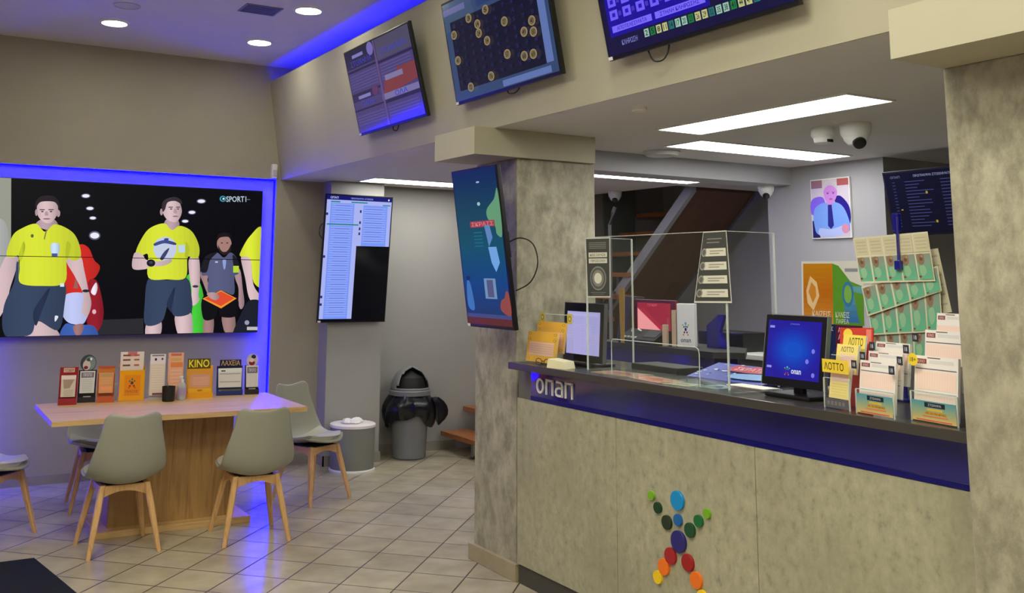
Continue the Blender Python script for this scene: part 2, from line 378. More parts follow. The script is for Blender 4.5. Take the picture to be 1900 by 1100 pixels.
panel(4.02, 7.67, 1.28, .33, 2.42, 'long white light panel over the passage beside the bin')
panel(5.1, 6.22, 1.42, .26, 2.42, 'thin white light panel behind the beam beside the stairs')
panel(4.2, 1.4, .31, 1.25, 2.42, 'long white light panel behind the right column')
for x, y in ((-.6, 2.2), (1.2, -.3), (-1.6, -.6), (1.3, 1.9), (.2, 4.3)):  # unseen fill panels, added to brighten the counter front, column and floor
    panel(x, y, .6, .9, 3.42, 'wide warm fill panel added in the high ceiling over the customer floor, outside the view', fill_on, 'added warm fill panels')
# blue LED tape
for l, a in (('blue LED tape along the top of the video wall recess', (.43, 2.725, 8.202, 8.218, 2.412, 2.42)), ('blue LED tape down the right side of the video wall recess', (2.727, 2.735, 8.202, 8.218, .0, 2.41)), ('blue LED tape down the left side of the video wall recess', (.42, .428, 8.202, 8.218, .0, 2.41))):
    o = MB().box(*a).build('led_strip', led_on); tag(o, l, 'light strip')
tc_ = MB().box(2.70, 2.715, -2.9, 8.16, 3.2, 3.21); o = tc_.build('led_strip', cove_on); tag(o, 'blue LED tape lying in the cove on top of the bulkhead', 'light strip')

# ================================================================== TELEVISIONS
def tele(label, loc, yaw, tilt, w, h, depth=.045, bezel=.014, art=None, standoff=.06, name='wall_television', scr=screen, cable=None, sticker=True, mount=(.3, .22)):
    """origin at the bottom centre of the glass; local x right, local z up, glass faces local -y"""
    t = thing(name, label, 'television', loc, yaw, tilt)
    MB().box(-w/2, w/2, 0, depth*.55, 0, h, .004).box(-w*.36, w*.36, depth*.5, depth, h*.12, h*.8, .008).build('housing', black_pl, t)
    b = bezel; a = Art([(-w/2+b, -.0015, h-b), (w/2-b, -.0015, h-b), (w/2-b, -.0015, b*1.3), (-w/2+b, -.0015, b*1.3)])
    a.rect(0, 0, 1, 1, (6, 6, 10)); art(a); a.build('screen', scr, t)
    if standoff:
        MB().box(-w*mount[0]/2, w*mount[0]/2, depth, depth+.012, h*.5-h*mount[1], h*.5+h*mount[1]).build('mount_plate', black_matt, t)
        for sx in (-1, 1): MB().box(sx*w*.1-.012, sx*w*.1+.012, depth+.01, depth+standoff, h*.42, h*.58).build('mount_arm', black_matt, t)
    if sticker: MB().box(-w/2+.004, -w/2+.03, -.003, 0, .003, .018).build('energy_sticker', white_pl, t)
    if cable: MB().tube(spline3(cable), .0035, 8).build('cable', black_matt, t, smooth=True)
    return t
def art_tv1(a):
    P = (66, 56, 110); D = (32, 26, 70)  # violet tint: blue reflection on this screen, put into the picture colours
    a.rect(0, 0, 1, 1, P); a.grad(0, 0, .5, .22, [(30, 28, 60), (40, 34, 78)]); a.rect(.5, 0, 1, .24, (72, 68, 96))
    for u0 in (0.02, .52):
        for v0, n in ((.3, 6), (.8, 4)):
            a.rects([(u0, v0+.034*i, u0+.44, v0+.034*i+.012) for i in range(n)], (82, 74, 136))
    for r in [(0, .24, .47, .265), (.5, .255, 1, .285), (0, .52, .47, .55), (0, .72, .47, .74), (.5, .715, 1, .755)]: a.rect(*r, D)
    a.rect(0, .55, .42, .62, (40, 32, 84)); a.ell(.38, .56, .05, .06, (86, 46, 96)); a.ell(.42, .07, .05, .08, (110, 100, 170))
    a.rect(.12, .06, .3, .1, (120, 116, 180)); a.rect(.1, .56, .3, .6, (120, 116, 180))
    a.poly([(.5, .64), (.55, .48), (.72, .48), (.75, .4), (1, .4), (1, .6), (.7, .64)], (118, 50, 62)); a.rect(.56, .44, .82, .5, (120, 112, 156)); a.rect(.47, .64, 1, .71, (112, 106, 156))
    a.text('ΣΤΟΙΧΗΜΑ', .08, .13, .42, .2, (60, 60, 160)); a.text('ΣΤΟΙΧΗΜΑ', .55, .13, .95, .2, (60, 60, 170)); a.text('ΠΑΜΕ', .14, .63, .34, .7, (60, 60, 160)); a.text('ΟΛΑ', .66, .645, .84, .705, (50, 50, 190))
    a.rect(.475, 0, .5, 1, (90, 70, 120))
def art_tv2(a):
    a.rect(0, 0, 1, 1, (48, 68, 106)); a.poly([(0, 0), (.3, 0), (.33, .2), (0, .3)], (56, 78, 108)); a.rect(.0, .06, .24, .12, (96, 98, 150))
    a.rect(.36, .02, .8, .16, (38, 56, 104)); a.rect(.9, .2, .97, .9, (92, 112, 170)); a.rect(.5, .93, .94, .99, (92, 112, 168))
    a.rect(.06, .2, .91, .905, (16, 17, 44))
    random.seed(5)
    for r in range(8):
        for c in range(10):
            u, v = .10+.085*c, .25+.083*r
            a.text(str(r*10+c+1), u-.012, v-.02, u+.012, v+.02, (36, 42, 84))
    for u, v, n in [(.1, .34, 21), (.1, .6, 41), (.28, .24, 3), (.36, .33, 14), (.36, .42, 24), (.43, .52, 34), (.46, .23, 5), (.62, .41, 27), (.7, .17, 8), (.6, .71, 57), (.86, .5, 40), (.78, .57, 49), (.86, .6, 50), (.75, .78, 68), (.83, .79, 69), (.42, .86, 76), (.2, .9, 72)]:
        a.ell(u, v, .031, .045, (150, 132, 92)); a.ell(u, v, .024, .036, (112, 100, 74)); a.text(str(n), u-.014, v-.022, u+.014, v+.022, (30, 28, 40))
def art_tv3(a):
    a.rect(0, 0, 1, 1, (20, 16, 60)); a.rect(.03, .02, .62, .86, (24, 10, 150)); a.rect(.05, .06, .6, .2, (60, 70, 170))
    cells = [(.05+.085*c, .26+.1*r, .05+.085*c+.05, .26+.1*r+.075) for c in range(6) for r in range(5) if (c+r) % 1 == 0]
    a.rects(cells, (110, 92, 246)); a.rects([(x0+.015, y0+.022, x1-.015, y1-.022) for x0, y0, x1, y1 in cells], (40, 20, 180))
    a.rects([(x1+.006, y0+.02, x1+.024, y1-.02) for x0, y0, x1, y1 in cells], (70, 50, 190))
    a.rect(.05, .78, .30, .83, (120, 104, 250)); a.rect(.32, .78, .6, .83, (120, 104, 250)); a.text('ΑΠΟΤΕΛΕΣΜΑΤΑ', .08, .79, .27, .82, (40, 20, 180)); a.text('ΣΤΗΛΗ ΚΛΗΡΩΣΗΣ', .35, .79, .57, .82, (40, 20, 180))
    for i in range(20):
        c = [(150, 190, 170), (40, 110, 110), (190, 190, 130), (30, 120, 60)][(i*7+i//3) % 4]
        a.rect(.24+.037*i, .875, .24+.037*i+.028, .935, c); a.text(str(3*i+2), .245+.037*i, .885, .24+.037*i+.022, .925, (20, 40, 40))
    a.text('ΚΛΗΡΩΣΗ', .1, .9, .2, .94, (120, 120, 190)); a.rect(.65, .1, .97, .8, (26, 18, 40))
tele('wall television of violet betting tables, leftmost of the three on the bulkhead', (2.68, 5.714, 2.565), -90, 14, 1.027, .597, art=art_tv1, cable=[(0, .02, .01), (.0, .01, -.02), (.03, .02, -.03), (.05, .03, .0)])
tele('wall television of numbered gold balls, in the middle on the bulkhead', (2.68, 4.308, 2.575), -90, 11, 1.053, .597, art=art_tv2, cable=[(0, .02, .01), (.02, .01, -.015), (.07, .02, -.02), (.1, .03, .0)])
tele('wall television of bright blue number grids, nearest on the bulkhead', (2.68, 2.873, 2.566), -90, 12.5, 1.088, .612, art=art_tv3, cable=[(-.3, .02, .01), (-.28, .015, -.035), (-.25, .01, -.055), (-.21, .015, -.055), (-.18, .02, -.03), (-.17, .03, .01)])
def art_col(a):
    a.grad(0, 0, 1, 1, [(4, 34, 70), (4, 60, 84), (6, 76, 96), (10, 62, 112), (28, 48, 90)]); a.rect(0, .955, 1, 1, (90, 40, 30)); a.rect(0, .93, 1, .955, (60, 70, 120))
    a.poly([(1, .14), (.9, .2), (.72, .26), (.72, .32), (.86, .37), (.88, .42), (1, .42)], (96, 150, 110), True)
    a.rect(.3, .33, .86, .37, (150, 60, 70)); a.text('ΣΚΡΑΤΣ', .33, .337, .83, .363, (220, 120, 120))
    a.ell(.55, .22, .035, .012, (150, 190, 200)); a.ell(.58, .08, .04, .006, (150, 180, 210))
    a.poly([(.62, .36), (.74, .36), (.78, .44), (.68, .5)], (90, 130, 180)); a.poly([(.66, .5), (.84, .5), (.88, .6), (.78, .66), (.7, .6)], (110, 160, 215))
    for i in range(5): a.rect(.36, .4+.022*i, .56, .408+.022*i, (20, 100, 120))
    a.rect(.48, .7, .74, .83, (110, 140, 170)); a.rect(.54, .71, .68, .82, (80, 84, 110))
    a.poly([(.8, .9), (.82, .84), (.9, .82), (.94, .78), (1, .8), (1, .93)], (140, 70, 50), True); a.poly([(.05, .88), (.08, .72), (.16, .74), (.2, .9)], (60, 110, 170), True); a.ell(.12, .7, .05, .015, (30, 30, 80))
tele('tall teal television hung on the rough cement column beside the counter', (2.75, 4.555, 1.323), -90, 7.9, .49, .87, art=art_col, scr=matt_screen, standoff=.1, cable=[(.18, .05, .45), (.24, .1, .47), (.31, .13, .43), (.33, .13, .33), (.29, .1, .24), (.22, .05, .2)])
def art_pass(a):
    W = (168, 178, 240); B = (120, 150, 245)
    a.rect(0, 0, 1, .035, (20, 20, 110)); a.rect(0, .035, .49, .985, W); a.rect(.49, .035, 1, .4, W); a.rect(.06, .06, .42, .985, B); a.rect(.56, .07, .94, .4, B)
    a.rects([(.08, .07+.0185*i, .40, .0735+.0185*i) for i in range(49)], (176, 184, 240)); a.rects([(.57, .09+.0185*i, .92, .0935+.0185*i) for i in range(16)], (176, 184, 240))
    a.rects([(.14, .078+.037*i, .36, .082+.037*i) for i in range(24)], (96, 112, 200)); a.rects([(.6, .098+.037*i, .86, .102+.037*i) for i in range(8)], (96, 112, 200))
    for r in [(.06, .045, .2, .055), (.37, .045, .62, .055), (.86, .06, .98, .068), (.02, .226, .5, .236)]: a.rect(*r, (30, 130, 130))
    a.rects([(.51, v, .535, v+.022) for v in (.11, .2, .25, .29)]+[(.0, v, .03, v+.02) for v in (.14, .48, .8, .86)], (40, 40, 100))
    a.text('ΟΠΑΠ', .05, .008, .17, .026, (200, 205, 240)); a.text('ΠΡΟΓΡΑΜΜΑ ΑΓΩΝΩΝ', .36, .012, .7, .026, (150, 160, 230)); a.ell(.95, .019, .012, .008, (230, 230, 250))
tele('portrait television of pale blue results lists on the passage wall', (3.365, 7.9, 1.195), 0, 6.3, .634, 1.10, art=art_pass, standoff=.03, bezel=.012, cable=[(-.3, .03, .85), (-.335, .03, .82), (-.34, .03, .75), (-.3, .03, .7)])
def art_dark(a):
    a.rect(0, 0, 1, 1, (10, 12, 30)); a.text('ΟΠΑΠ', .06, .05, .16, .09, (110, 112, 150)); a.text('ΠΡΟΓΡΑΜΜΑ ΣΤΟΙΧΗΜΑΤΟΣ', .3, .05, .7, .09, (140, 142, 180))
    random.seed(9)
    for i in range(15):
        v = .15+.052*i; a.rects([(.07, v, .1, v+.012), (.2, v, .2+random.uniform(.12, .3), v+.012), (.56, v, .56+random.uniform(.08, .2), v+.012)], (64, 66, 116)); 
        a.rects([(.82, v, .87, v+.02), (.9, v, .95, v+.02)], (130, 132, 160))
    a.rects([(.4, .33, .42, .37), (.12, .6, .14, .62), (.45, .8, .47, .84)], (170, 140, 40))
tele('dark television of betting odds on the far wall behind the hanging tickets', (5.584, 3.80, 1.885), -90, 12, .72, .425, art=art_dark, standoff=.85, scr=matt_screen, name='wall_television', mount=(.3, .2))

# video wall
vw = thing('video_wall', 'big four-panel video wall showing two yellow-shirted referees', 'video wall', (1.53, 8.15, 1.11))
for i, (x, z) in enumerate([(-.541, .602), (.541, .602), (-.541, 0), (.541, 0)]):
    MB().box(x-.5405, x+.5405, 0, .065, z+.0008, z+.6005, .002).build('display_panel', black_pl, vw)
MB().box(-.8, .8, .065, .1, .2, .26).box(-.8, .8, .065, .1, .9, .96).build('wall_bracket', black_matt, vw)
def Z1(X, Y):
    """where the sight line through a spot of the picture meets the glass (local metres)"""
    x, y = X/3.235, 300+Y/3.235
    d = rt*(x-PX)/F-up*(y-PY)/F+fw; k = 8.147/d.y
    return (d.x*k-1.53, 1.6+d.z*k-1.11)
class VArt(Art):
    def P(s, u, v, k=None):
        x, z = Z1(u, v); return Vector((min(max(x, -1.077), 1.077), -.003-s.step*s.k, min(max(z, .006), 1.197)))
va = VArt([(0, 0, 0)]*4, .0001, (0, -1, 0))
def q(n, c):
    wd = max(p[0] for p in n)-min(p[0] for p in n)
    if wd > 34: va.round_poly(n, c, .2 if wd < 150 else .14, 12)
    else: va.poly(n, c, True)
va.add([(-200, -100), (1800, -100), (1800, 1200), (-200, 1200)], [(0, 1, 2, 3)], (5, 5, 12))
va.poly([(-200, 40), (68, 90), (66, 600), (-200, 600)], (150, 152, 140)); q([(-150, 350), (0, 340), (50, 420), (60, 600), (-10, 760), (-150, 760)], (170, 172, 170)); va.poly([(560, 950), (860, 940), (860, 1080), (560, 1080)], (42, 42, 46))
for x, y, a_, b_ in [(515, 205, 22, 10), (540, 280, 20, 9), (557, 338, 18, 8), (568, 443, 27, 18), (1208, 237, 22, 10), (1152, 304, 19, 9), (1111, 357, 18, 8)]: va.ell(x, y, a_*1.3, b_*1.5, (90, 90, 120)); va.ell(x, y, a_, b_, (235, 235, 245))
SK = (202, 176, 180); SK2 = (176, 150, 158); YE = (206, 216, 52); YD = (178, 190, 40); NV = (52, 66, 92); ND = (36, 46, 70)
# players in red behind the left referee
q([(470, 500), (530, 515), (565, 590), (600, 630), (575, 690), (530, 720), (520, 780), (385, 800), (385, 590)], (200, 40, 34)); q([(530, 720), (580, 715), (612, 820), (622, 920), (600, 1000), (560, 1020), (520, 960), (540, 850)], (140, 26, 40))
q([(390, 800), (505, 790), (545, 860), (520, 940), (490, 975), (410, 965), (370, 900)], (182, 190, 232)); q([(390, 975), (450, 980), (560, 985), (575, 1060), (370, 1060)], (58, 92, 170)); q([(545, 780), (575, 725), (585, 760), (570, 800)], (230, 220, 230)); q([(440, 985), (500, 975), (490, 1030), (455, 1040)], (150, 110, 110))
va.poly([(455, 690), (470, 760), (440, 760)], (150, 100, 90)); va.ell(565, 900, 12, 14, (220, 180, 190))
# left referee
q([(45, 560), (110, 575), (92, 660), (60, 760), (30, 880), (-40, 960), (-60, 800), (0, 640)], SK); q([(398, 590), (480, 565), (505, 650), (528, 760), (548, 850), (525, 925), (490, 900), (500, 800), (450, 690)], SK)
q([(150, 1035), (170, 990), (235, 955), (330, 1000), (345, 1060), (150, 1080)], SK)
q([(120, 725), (250, 745), (385, 730), (388, 850), (350, 1010), (225, 955), (185, 1035), (60, 1060), (15, 1000), (25, 860), (85, 720), (100, 600), (120, 640)], NV); q([(200, 900), (260, 800), (300, 760), (250, 900), (215, 985)], ND); q([(330, 925), (350, 930), (330, 960)], (225, 225, 235))
q([(250, 345), (320, 345), (345, 380), (290, 410), (215, 380)], SK2)
q([(215, 372), (130, 400), (75, 445), (38, 555), (75, 575), (112, 565), (118, 640), (122, 728), (250, 745), (388, 726), (400, 585), (440, 595), (485, 570), (470, 480), (425, 415), (330, 375), (270, 420)], YE)
q([(400, 480), (425, 500), (405, 585), (392, 560)], YD); q([(112, 560), (140, 480), (150, 520), (125, 600)], YD); va.poly([(262, 465), (275, 410), (282, 412), (268, 468)], (120, 120, 70))
va.rect(360, 730, 385, 750, (220, 225, 235)); q([(305, 495), (355, 495), (350, 560), (315, 565)], (190, 210, 235)); va.rect(310, 550, 345, 572, (70, 90, 150)); va.ell(193, 445, 9, 11, (90, 100, 60))
q([(222, 265), (240, 225), (285, 212), (335, 228), (348, 290), (330, 340), (300, 368), (262, 362), (228, 325)], SK); va.ell(350, 310, 11, 22, SK2); va.ell(218, 305, 8, 20, SK2)
q([(212, 290), (212, 245), (240, 212), (285, 202), (330, 212), (358, 250), (355, 295), (345, 262), (320, 240), (250, 240), (224, 262)], (36, 30, 36))
va.rects([(238, 285, 268, 291), (290, 285, 322, 291)], (90, 70, 76)); va.ell(254, 299, 8, 4, (60, 46, 52)); va.ell(306, 299, 8, 4, (60, 46, 52)); q([(272, 300), (284, 300), (290, 322), (268, 322)], SK2); va.ell(280, 343, 22, 4.5, (150, 100, 108)); va.ell(515, 775, 22, 9, (40, 36, 50))
# green player and right referee
q([(1118, 690), (1170, 680), (1220, 800), (1222, 1040), (1150, 1040), (1150, 880), (1130, 780)], (66, 190, 56))
q([(1135, 580), (1190, 572), (1200, 700), (1190, 800), (1196, 830), (1165, 862), (1142, 850), (1150, 770), (1135, 680)], SK)
q([(880, 970), (965, 955), (955, 1060), (880, 1070)], SK); q([(1050, 920), (1145, 905), (1148, 1060), (1078, 1060)], SK)
q([(892, 700), (1000, 712), (1122, 700), (1148, 800), (1145, 905), (1045, 925), (1010, 850), (970, 960), (872, 978), (868, 850)], NV); q([(1000, 860), (1030, 780), (1050, 760), (1030, 880), (1040, 915)], ND)
q([(1000, 345), (1060, 345), (1075, 385), (1030, 415), (985, 385)], SK2)
q([(985, 370), (900, 398), (850, 460), (814, 545), (850, 562), (888, 560), (890, 695), (1000, 706), (1112, 696), (1124, 575), (1160, 580), (1192, 568), (1192, 500), (1150, 418), (1080, 385), (1030, 410)], YE); q([(1115, 480), (1135, 520), (1124, 580), (1110, 560)], YD)
va.ell(990, 522, 70, 72, (196, 204, 228)); q([(925, 490), (985, 470), (1050, 485), (1050, 500), (985, 490), (930, 505)], (60, 74, 130)); q([(960, 580), (985, 540), (1015, 518), (1000, 555), (975, 590)], (60, 64, 100)); q([(985, 462), (1010, 460), (1005, 480), (988, 480)], (60, 74, 130)); va.rect(1070, 500, 1110, 545, (190, 210, 232))
q([(806, 548), (855, 560), (880, 590), (960, 596), (1020, 585), (1030, 600), (980, 625), (900, 630), (870, 645), (795, 640)], SK); va.ell(905, 608, 26, 22, (24, 24, 34)); va.ell(905, 605, 12, 9, (60, 60, 80)); va.ell(1172, 748, 18, 8, (60, 56, 70))
q([(975, 290), (985, 240), (1025, 225), (1070, 235), (1090, 290), (1082, 330), (1060, 360), (1035, 362), (1000, 345), (980, 315)], SK); va.ell(968, 302, 9, 20, SK2)
q([(975, 300), (972, 250), (1000, 222), (1050, 212), (1085, 230), (1090, 255), (1050, 236), (1005, 245), (990, 285)], (52, 44, 50)); va.rects([(1010, 270, 1036, 276), (1055, 270, 1080, 276)], (90, 70, 76)); va.ell(1026, 284, 7, 3.5, (60, 46, 52)); va.ell(1067, 284, 7, 3.5, (60, 46, 52)); va.ell(1052, 328, 17, 4, (150, 100, 108)); q([(1044, 284), (1056, 284), (1062, 308), (1042, 308)], SK2)
# captain with the pennant
q([(1215, 640), (1250, 670), (1245, 720), (1285, 800), (1250, 800), (1215, 720), (1200, 680)], (150, 120, 120)); q([(1405, 640), (1440, 650), (1455, 760), (1465, 850), (1445, 885), (1430, 850), (1430, 760), (1410, 700)], (160, 130, 136))
q([(1225, 930), (1280, 935), (1270, 1060), (1222, 1060)], (150, 118, 116)); q([(1330, 925), (1405, 920), (1405, 1060), (1360, 1060)], (150, 118, 116)); q([(1225, 800), (1410, 800), (1420, 920), (1325, 930), (1310, 880), (1285, 940), (1218, 940)], (12, 12, 18))
q([(1300, 545), (1240, 565), (1210, 620), (1210, 680), (1248, 690), (1250, 785), (1330, 775), (1402, 795), (1405, 690), (1430, 670), (1425, 600), (1410, 565), (1380, 545), (1342, 575)], (84, 88, 122)); q([(1300, 545), (1235, 565), (1205, 630), (1205, 660), (1240, 660), (1260, 590)], (26, 26, 34)); q([(1395, 560), (1425, 590), (1435, 640), (1405, 640)], (26, 26, 34))
va.rect(1398, 625, 1432, 665, (180, 215, 50)); q([(1335, 590), (1355, 590), (1350, 640), (1340, 640)], (140, 160, 210)); va.rect(1290, 598, 1306, 606, (200, 200, 220))
va.ell(1344, 492, 44, 50, (164, 126, 116)); q([(1308, 500), (1322, 528), (1345, 545), (1370, 526), (1386, 495), (1380, 540), (1345, 560), (1315, 540)], (40, 28, 30)); q([(1298, 480), (1305, 440), (1340, 425), (1380, 435), (1392, 475), (1370, 452), (1320, 455)], (24, 18, 22)); va.ell(1330, 488, 7, 3, (40, 28, 30)); va.ell(1362, 488, 7, 3, (40, 28, 30))
va.poly([(1212, 822), (1325, 772), (1418, 820), (1325, 880)], (236, 150, 50)); va.poly([(1226, 820), (1325, 778), (1405, 818), (1325, 866)], (222, 76, 46)); q([(1240, 790), (1290, 785), (1315, 810), (1295, 830), (1262, 820)], (170, 140, 140))
# figure at the right edge, light spots, channel mark
q([(1445, 570), (1500, 580), (1520, 740), (1575, 820), (1580, 870), (1500, 830), (1470, 700)], SK); q([(1575, 405), (1500, 445), (1445, 535), (1442, 568), (1500, 582), (1520, 722), (1580, 728)], YE); q([(1400, 1060), (1450, 900), (1500, 830), (1580, 860), (1580, 1060)], (26, 30, 42)); va.ell(1480, 965, 14, 14, (150, 155, 180)); va.rect(1480, 990, 1560, 1010, (190, 185, 190))
va.ell(1336, 223, 20, 18, (60, 150, 170)); va.ell(1338, 223, 13, 12, (8, 10, 20)); va.ell(1340, 223, 7, 7, (200, 215, 225)); va.text('SPORT1', 1356, 208, 1476, 242, (190, 205, 220)); va.rect(1480, 226, 1500, 229, (120, 140, 160))
va.poly([(-200, 560), (1800, 592), (1800, 596), (-200, 564)], (4, 4, 8))
va.k += 2; va.build('screen', wall_screen, vw)

# ================================================================== TABLE AND CHAIRS
tb = thing('table', 'long light oak pedestal table in front of the video wall', 'table', (1.555, 6.60, 0))
MB().box(-.775, .775, -.44, .41, .718, .75, .002).build('tabletop', oak_x, tb)
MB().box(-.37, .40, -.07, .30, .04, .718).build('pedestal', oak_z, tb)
MB().box(-.45, .51, -.16, .36, 0, .04, .003).build('base_plate', oak_x, tb)
def chair_mesh_shell():
    # profile along the middle, front lip to top of the back; local +y is forward
    prof = [(.225, .415, .15), (.215, .432, .185), (.17, .436, .205), (.10, .422, .216), (.02, .402, .222), (-.06, .386, .225), (-.125, .385, .226), (-.180, .402, .225), (-.212, .44, .221), (-.230, .50, .212), (-.243, .57, .198), (-.254, .64, .184), (-.264, .71, .170), (-.271, .758, .162), (-.274, .782, .152)]
    n = 14; rows = []
    for i, (y, z, hw) in enumerate(prof):
        t = i/(len(prof)-1); row = []
        for j in range(n+1):
            u = -1+2*j/n; a = abs(u)
            x = hw*math.sin(u*math.pi/2*.98)**1 if False else hw*u
            kf = [.010, .014, .018, .024, .034, .050, .066, .076, .072, .056, .034, .016, .004, 0, 0]; lift = kf[i]*a**2.1
            fwd = (.060*a**2.2)*max(0, min(1, (t-.38)/.2))*(1-.45*t)
            dz = 0
            if t > .85: dz = .034*(a**1.6)*(t-.85)/.15-(.03*max(0, a-.82)/.18 if t > .97 else 0)
            if i == 0: y2 = y-.11*a**2.4
            elif i < 4: y2 = y-(.10, .07, .03)[i-1]*a**2.4
            else: y2 = y
            row.append(Vector((x, y2+fwd, z+lift+dz)))
        rows.append(row)
    return rows
SH = chair_mesh_shell()
def shell_bm():
    mb = MB(); mb.rings(SH, close=False); me_o = mb
    bmesh.ops.recalc_face_normals(mb.bm, faces=mb.bm.faces[:]); return mb
def make_chair(label, group='grey shell chairs around the oak table'):
    t = thing('dining_chair', label, 'chair', group=group)
    s = shell_bm().build('shell', shell_grey, t, smooth=True)
    m = s.modifiers.new('thick', 'SOLIDIFY'); m.thickness = .012; m.offset = 0; m = s.modifiers.new('round', 'SUBSURF'); m.levels = 1; m.render_levels = 1
    # cushion: follows the seat, swelling in the middle
    top = []; bot = []; NR = 9
    for k in range(1, NR):
        f = k/NR*7.2+.15; i = int(f); fr = f-i
        A = [SH[i][j].lerp(SH[i+1][j], fr) for j in range(15)]
        prof = math.sin(k/NR*math.pi)
        top.append([p*1+Vector((-p.x*(.07+.16*(1-prof)**2), 0, .012+.028*(1-abs(-1+2*j/14)**4)*prof**.5)) for j, p in enumerate(A)])
        bot.append([p+Vector((-p.x*(.07+.16*(1-prof)**2), 0, .004)) for p in A])
    mb = MB(); mb.rings([r+b[::-1] for r, b in zip(top, bot)])
    c = mb.build('seat_cushion', pad_grey, t, smooth=True)
    for sx in (-1, 1):
        for sy in (-1, 1):
            a = Vector((sx*.125, sy*.115, .385)); b = Vector((sx*.197, sy*.195, 0)); d = (b-a)
            def sq(c0, r, r2): return [c0+Vector((x*r, y*r2, 0)) for x, y in ((-1, -.6), (-.6, -1), (.6, -1), (1, -.6), (1, .6), (.6, 1), (-.6, 1), (-1, .6))]
            MB().rings([sq(a, .017, .02), sq(a+d*.35, .0185, .0185), sq(a+d*.7, .0155, .0155), sq(b, .0115, .0115)]).build('leg', beech, t, smooth=False)
    def arch(x0, x1, z0, z1, th, along):
        pts = [(x0, z1), (x0, z0-.02)]+[(x0+(x1-x0)*i/8, z0-.02+.03*math.sin(math.pi*i/8)) for i in range(1, 8)]+[(x1, z0-.02), (x1, z1)]
        return pts
    for sy in (-1, 1):
        y = sy*.118; MB().prism(arch(-.122, .122, .338, .380, 0, 'x'), y-.011, y+.011, 'y').build('apron', beech, t)
    for sx in (-1, 1):
        x = sx*.128; MB().prism(arch(-.11, .11, .338, .380, 0, 'y'), x-.011, x+.011, 'x').build('apron', beech, t)
    MB().box(-.11, .11, -.09, .10, .372, .390).build('seat_plate', black_matt, t)
    return t
def copy_tree(o, parent=None):
    c = o.copy(); C.objects.link(c); c.parent = parent
    for ch in o.children: copy_tree(ch, c)
    return c
ch0 = make_chair('grey shell chair seen from behind, pushed to the left half of the oak table')
spots = [(1.19, 6.21, 2, None), (1.955, 6.11, -3, 'grey shell chair seen from behind, at the right half of the oak table'),
         (2.66, 6.90, 203, 'grey shell chair facing the room, beside the white-topped drum'),
         (.53, 6.78, -132, 'grey shell chair cut off by the left edge of the picture'),
         (1.27, 7.36, 176, 'grey shell chair behind the oak table, its seat showing under the tabletop')]
for i, (x, y, a, l) in enumerate(spots):
    o = ch0 if i == 0 else copy_tree(ch0)
    o.location = (x, y, 0); o.rotation_euler = (0, 0, R(a))
    if l: o['label'] = l
# door mat
m_ = MB().prism([(-.21, 6.158), (.739, 6.173), (.80, 5.80), (.854, 5.458), (.94, 4.9), (-.1, 4.8)], 0, .010, 'z').build('door_mat', rubber); tag(m_, 'dark charcoal door mat on the tiles at the lower left corner', 'mat')

# ================================================================== LEAFLET STANDS ON THE TABLE
def quad_card(name, label, cat, TL, TR, BR, BL, d, edge, art, group=None, m=printed, parent=None, step=.00012):
    q4 = [Vector(p) for p in (TL, TR, BR, BL)]; o = (q4[2]+q4[3])/2
    a = Art(q4, step); a.solid(d, edge); art(a); ob = a.build(name, m, parent, o)
    if not parent: tag(ob, label, cat, group)
    return ob
ZT = .7502
def stand(name, label, x, y, w, h, edge, art, ph, part, group='leaflet stands on the oak table', lean=.02, yaw=-8):
    """a card stand: printed back card, pocket, sheets standing in it"""
    t = thing(name, label, 'leaflet stand', (x, y, ZT), yaw, group=group)
    a = Art([(-w/2, lean, h), (w/2, lean, h), (w/2, 0, 0), (-w/2, 0, 0)]); a.solid(.004, edge); art(a); a.build('back_card', card_gloss, t)
    MB().box(-w/2, w/2, -.032, -.030, 0, ph*.35).box(-w/2, w/2, -.03, .0, 0, .002).box(-w/2, -w/2+.002, -.03, .0, 0, ph*.4).box(w/2-.002, w/2, -.03, .0, 0, ph*.4).build('pocket', part, t)
    MB().box(-w*.3, w*.3, lean*.3+.006, .05, 0, .006).build('foot', part, t)
    return t
def sheets(label, t, w, z0, z1, art, edge=(225, 222, 215), n=.008, name='leaflet_stack', group='slips in the table stands', cat='leaflets', y=-.014):
    """the pack of slips standing in the pocket of a stand"""
    M_ = t.rotation_euler.to_matrix()
    f = lambda x, y_, z: Vector(t.location)+M_ @ Vector((x, y_, z))
    return quad_card(name, label, cat, f(-w/2, y+.012, z1), f(w/2, y+.012, z1), f(w/2*.96, y-.008, z0), f(-w/2*.96, y-.008, z0), n, edge, art, group)
RED = (150, 24, 36)
def mk_lines(n, u0, u1, v0, v1, c):
    def g(a): a.rects([(u0, v0+(v1-v0)*i/n, u1, v0+(v1-v0)*(i+.45)/n) for i in range(n)], c)
    return g
clear = acrylic
redp = mat('red_card', RED, .4); darkp = mat('dark_card', (30, 22, 34), .4); orangep = mat('orange_card', (190, 84, 44), .4); yel = mat('yellow_card', (232, 160, 10), .4); bluep = mat('blue_card', (22, 40, 110), .4)
t = stand('leaflet_stand', 'dark red leaflet stand, leftmost on the oak table', .960, 6.90, .112, .235, RED, lambda a: (a.rect(0, 0, 1, 1, RED), a.rect(.2, .02, .8, .14, (200, 176, 160)), a.text('ΤΖΟΚΕΡ', .25, .045, .75, .12, (150, 40, 50)), a.text('ΠΑΙΞΕ', .1, .9, .45, .96, (220, 190, 190)), a.ell(.85, .93, .09, .04, (240, 220, 215))), .12, redp)
